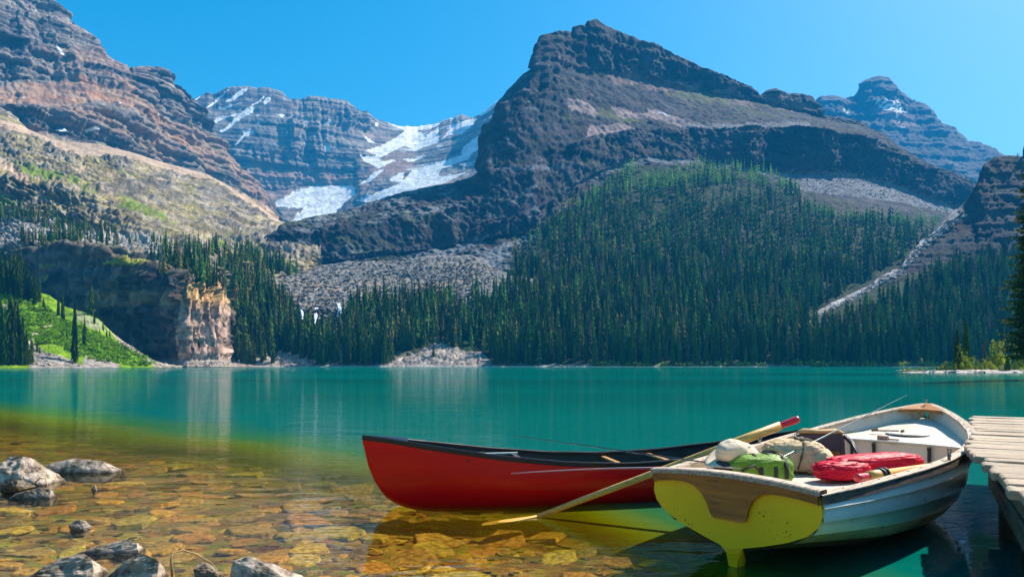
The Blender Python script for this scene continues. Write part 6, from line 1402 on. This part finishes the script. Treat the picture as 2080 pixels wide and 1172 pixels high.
# ---------------------------------------------------------------- big spruce at the right edge
def big_spruce(P, h, rad, label):
    e = empty('spruce_tree', P); tag(e, label, 'tree'); r = np.random.RandomState(5); V, T = [], []; BV = []
    for i in range(64):
        f = (i+r.rand()*.8)/64; z = h*(.10+.88*f); L_ = rad*((1-f)**.5*.9+.06)*r.uniform(.7, 1.15)
        for a in np.arange(0, 6.28, 6.28/6)+r.rand()*6.28:
            a += r.normal(0, .15); L2 = L_*r.uniform(.75, 1.1); d = np.array([math.cos(a), math.sin(a), 0]); sd = np.array([-d[1], d[0], 0])
            pts = [np.array([0, 0, z])+d*L2*t-np.array([0, 0, .22*L2*t**1.3-.10*L2*t**3])+0 for t in (0, .35, .7, 1)]
            BV.append((pts, .018))
            for q in range(13):                       # needle sprays along the bough
                t = .2+.8*(q+r.rand())/13; c = np.array([0, 0, z])+d*L2*t-np.array([0, 0, .22*L2*t**1.3-.10*L2*t**3]); w = L2*.20*(1.25-t)+.10
                sgn = 1 if q % 2 else -1; tip = c+d*w*.8+sd*sgn*w*1.1-np.array([0, 0, w*r.uniform(-.5, 1.3)]); k = len(V)
                V += [c-d*.03, c+d*.10, tip, c+sd*sgn*w*.55-np.array([0, 0, w*r.uniform(.3, .9)])]; T.append((k, k+1, k+2, k+3))
    mk('crown', V, T, foliage_mat('near_spruce_needles', False, (.07, .10, .02)), e)
    V, Fq = join(*[tube(p, [.03, .02, .012, .005], 3, False) for p, _ in BV]); mk('boughs', V, Fq, M_BARK, e)
    V, Fq = tube([(0, 0, -.5), (0, 0, h*.4), (0, 0, h)], [.24, .15, .02], 10); mk('trunk', V, Fq, M_BARK, e, smooth=True)
Yb = 62.0; big_spruce(np.array([(2104-CX)/F*Yb, Yb, 0.2]), (740-240)/F*Yb, 2.7, 'large dark spruce cut off by the right edge of the picture')
# its ground: a low bank beyond the frame
xs2 = np.linspace(44, 80, 30); ys2 = np.linspace(40, 112, 40); X2, Y2 = np.meshgrid(xs2, ys2); Z2 = .9*sstep(0, 9, X2-(.757*Y2+1.0))-.45+.08*fbm(X2/3, Y2/3, .1, 3)
idx = np.arange(X2.size).reshape(X2.shape); Fc = np.stack([idx[:-1, :-1], idx[:-1, 1:], idx[1:, 1:], idx[1:, :-1]], -1).reshape(-1, 4)
tag(mk_fast('right_bank', np.stack([X2, Y2, Z2], -1).reshape(-1, 3), Fc, M_NEAR, color=np.tile(c3(.10, .10, .05), (X2.size, 1)), smooth=True), kind='structure')
# single trees on the skyline at the right
for px, hp in ((2078, 26), (2066, 12), (2071, 9), (2088, 20)):
    P, ok = sample(rcliff, np.array([float(px)]), np.array([float(line(RC, np.array([px]), 1)[0])+2])); P = P[0] if ok[0] else at(px, 320, 662)
    spruce(P, hp/F*P[1], 1.3, 0, 'thin spruce on the skyline of the right cliff, tallest one' if hp == 26 else 'small spruce on the skyline of the right cliff', None if hp == 26 else 'small spruces on the right skyline', 1.0)
# ---------------------------------------------------------------- waterfalls
M_FALL = simple_mat('white_water', (.62, .74, .86), .5, .25, .4, .6, .5, stretch=(1, 1, .3))
def fall(pts, wpx, label, seed, strands=3):
    r = np.random.RandomState(seed); x = np.array([p[0] for p in pts], float); y = np.array([p[1] for p in pts], float); Vs, Fs = [], []
    P, ok = sample(moraine, x, y); D = np.where(ok, P[:, 1], 455)
    D = np.minimum.accumulate(D[::-1])[::-1]*0+D
    for s in range(strands):
        yy = np.linspace(y[0], y[-1], 16); xx = np.interp(yy, y, x)+r.uniform(-1, 1)*wpx*.5+r.normal(0, .5, 16); dd = np.interp(yy, y, D)-3.0; w = wpx*r.uniform(.2, .45)*(.6+.5*r.rand(16)); k = len(Vs)
        for i in range(16):
            for q, bulge in ((-1, 0), (0, -.5), (1, 0)): Vs.append(at(xx[i]+q*w[i], yy[i], dd[i]+bulge))
        Fs += [(k+i*3+j, k+i*3+j+1, k+i*3+j+4, k+i*3+j+3) for i in range(15) for j in range(2)]
    o = mk('waterfall', Vs, Fs, M_FALL, smooth=True); tag(o, label, 'waterfall'); solid(o, .5)
fall([(642, 626), (640, 645), (634, 664)], 7, 'thin white waterfall dropping over the dark step, tallest one', 1, 3)
fall([(612, 628), (614, 642), (611, 655)], 5, 'short waterfall at the left end of the dark step', 2, 2)
fall([(687, 617), (690, 630), (687, 644)], 6, 'waterfall on the right end of the dark step', 3, 3)
fall([(672, 672), (682, 684), (676, 694), (681, 705)], 7, 'lower cascade tumbling between the shore spruces', 4, 3)
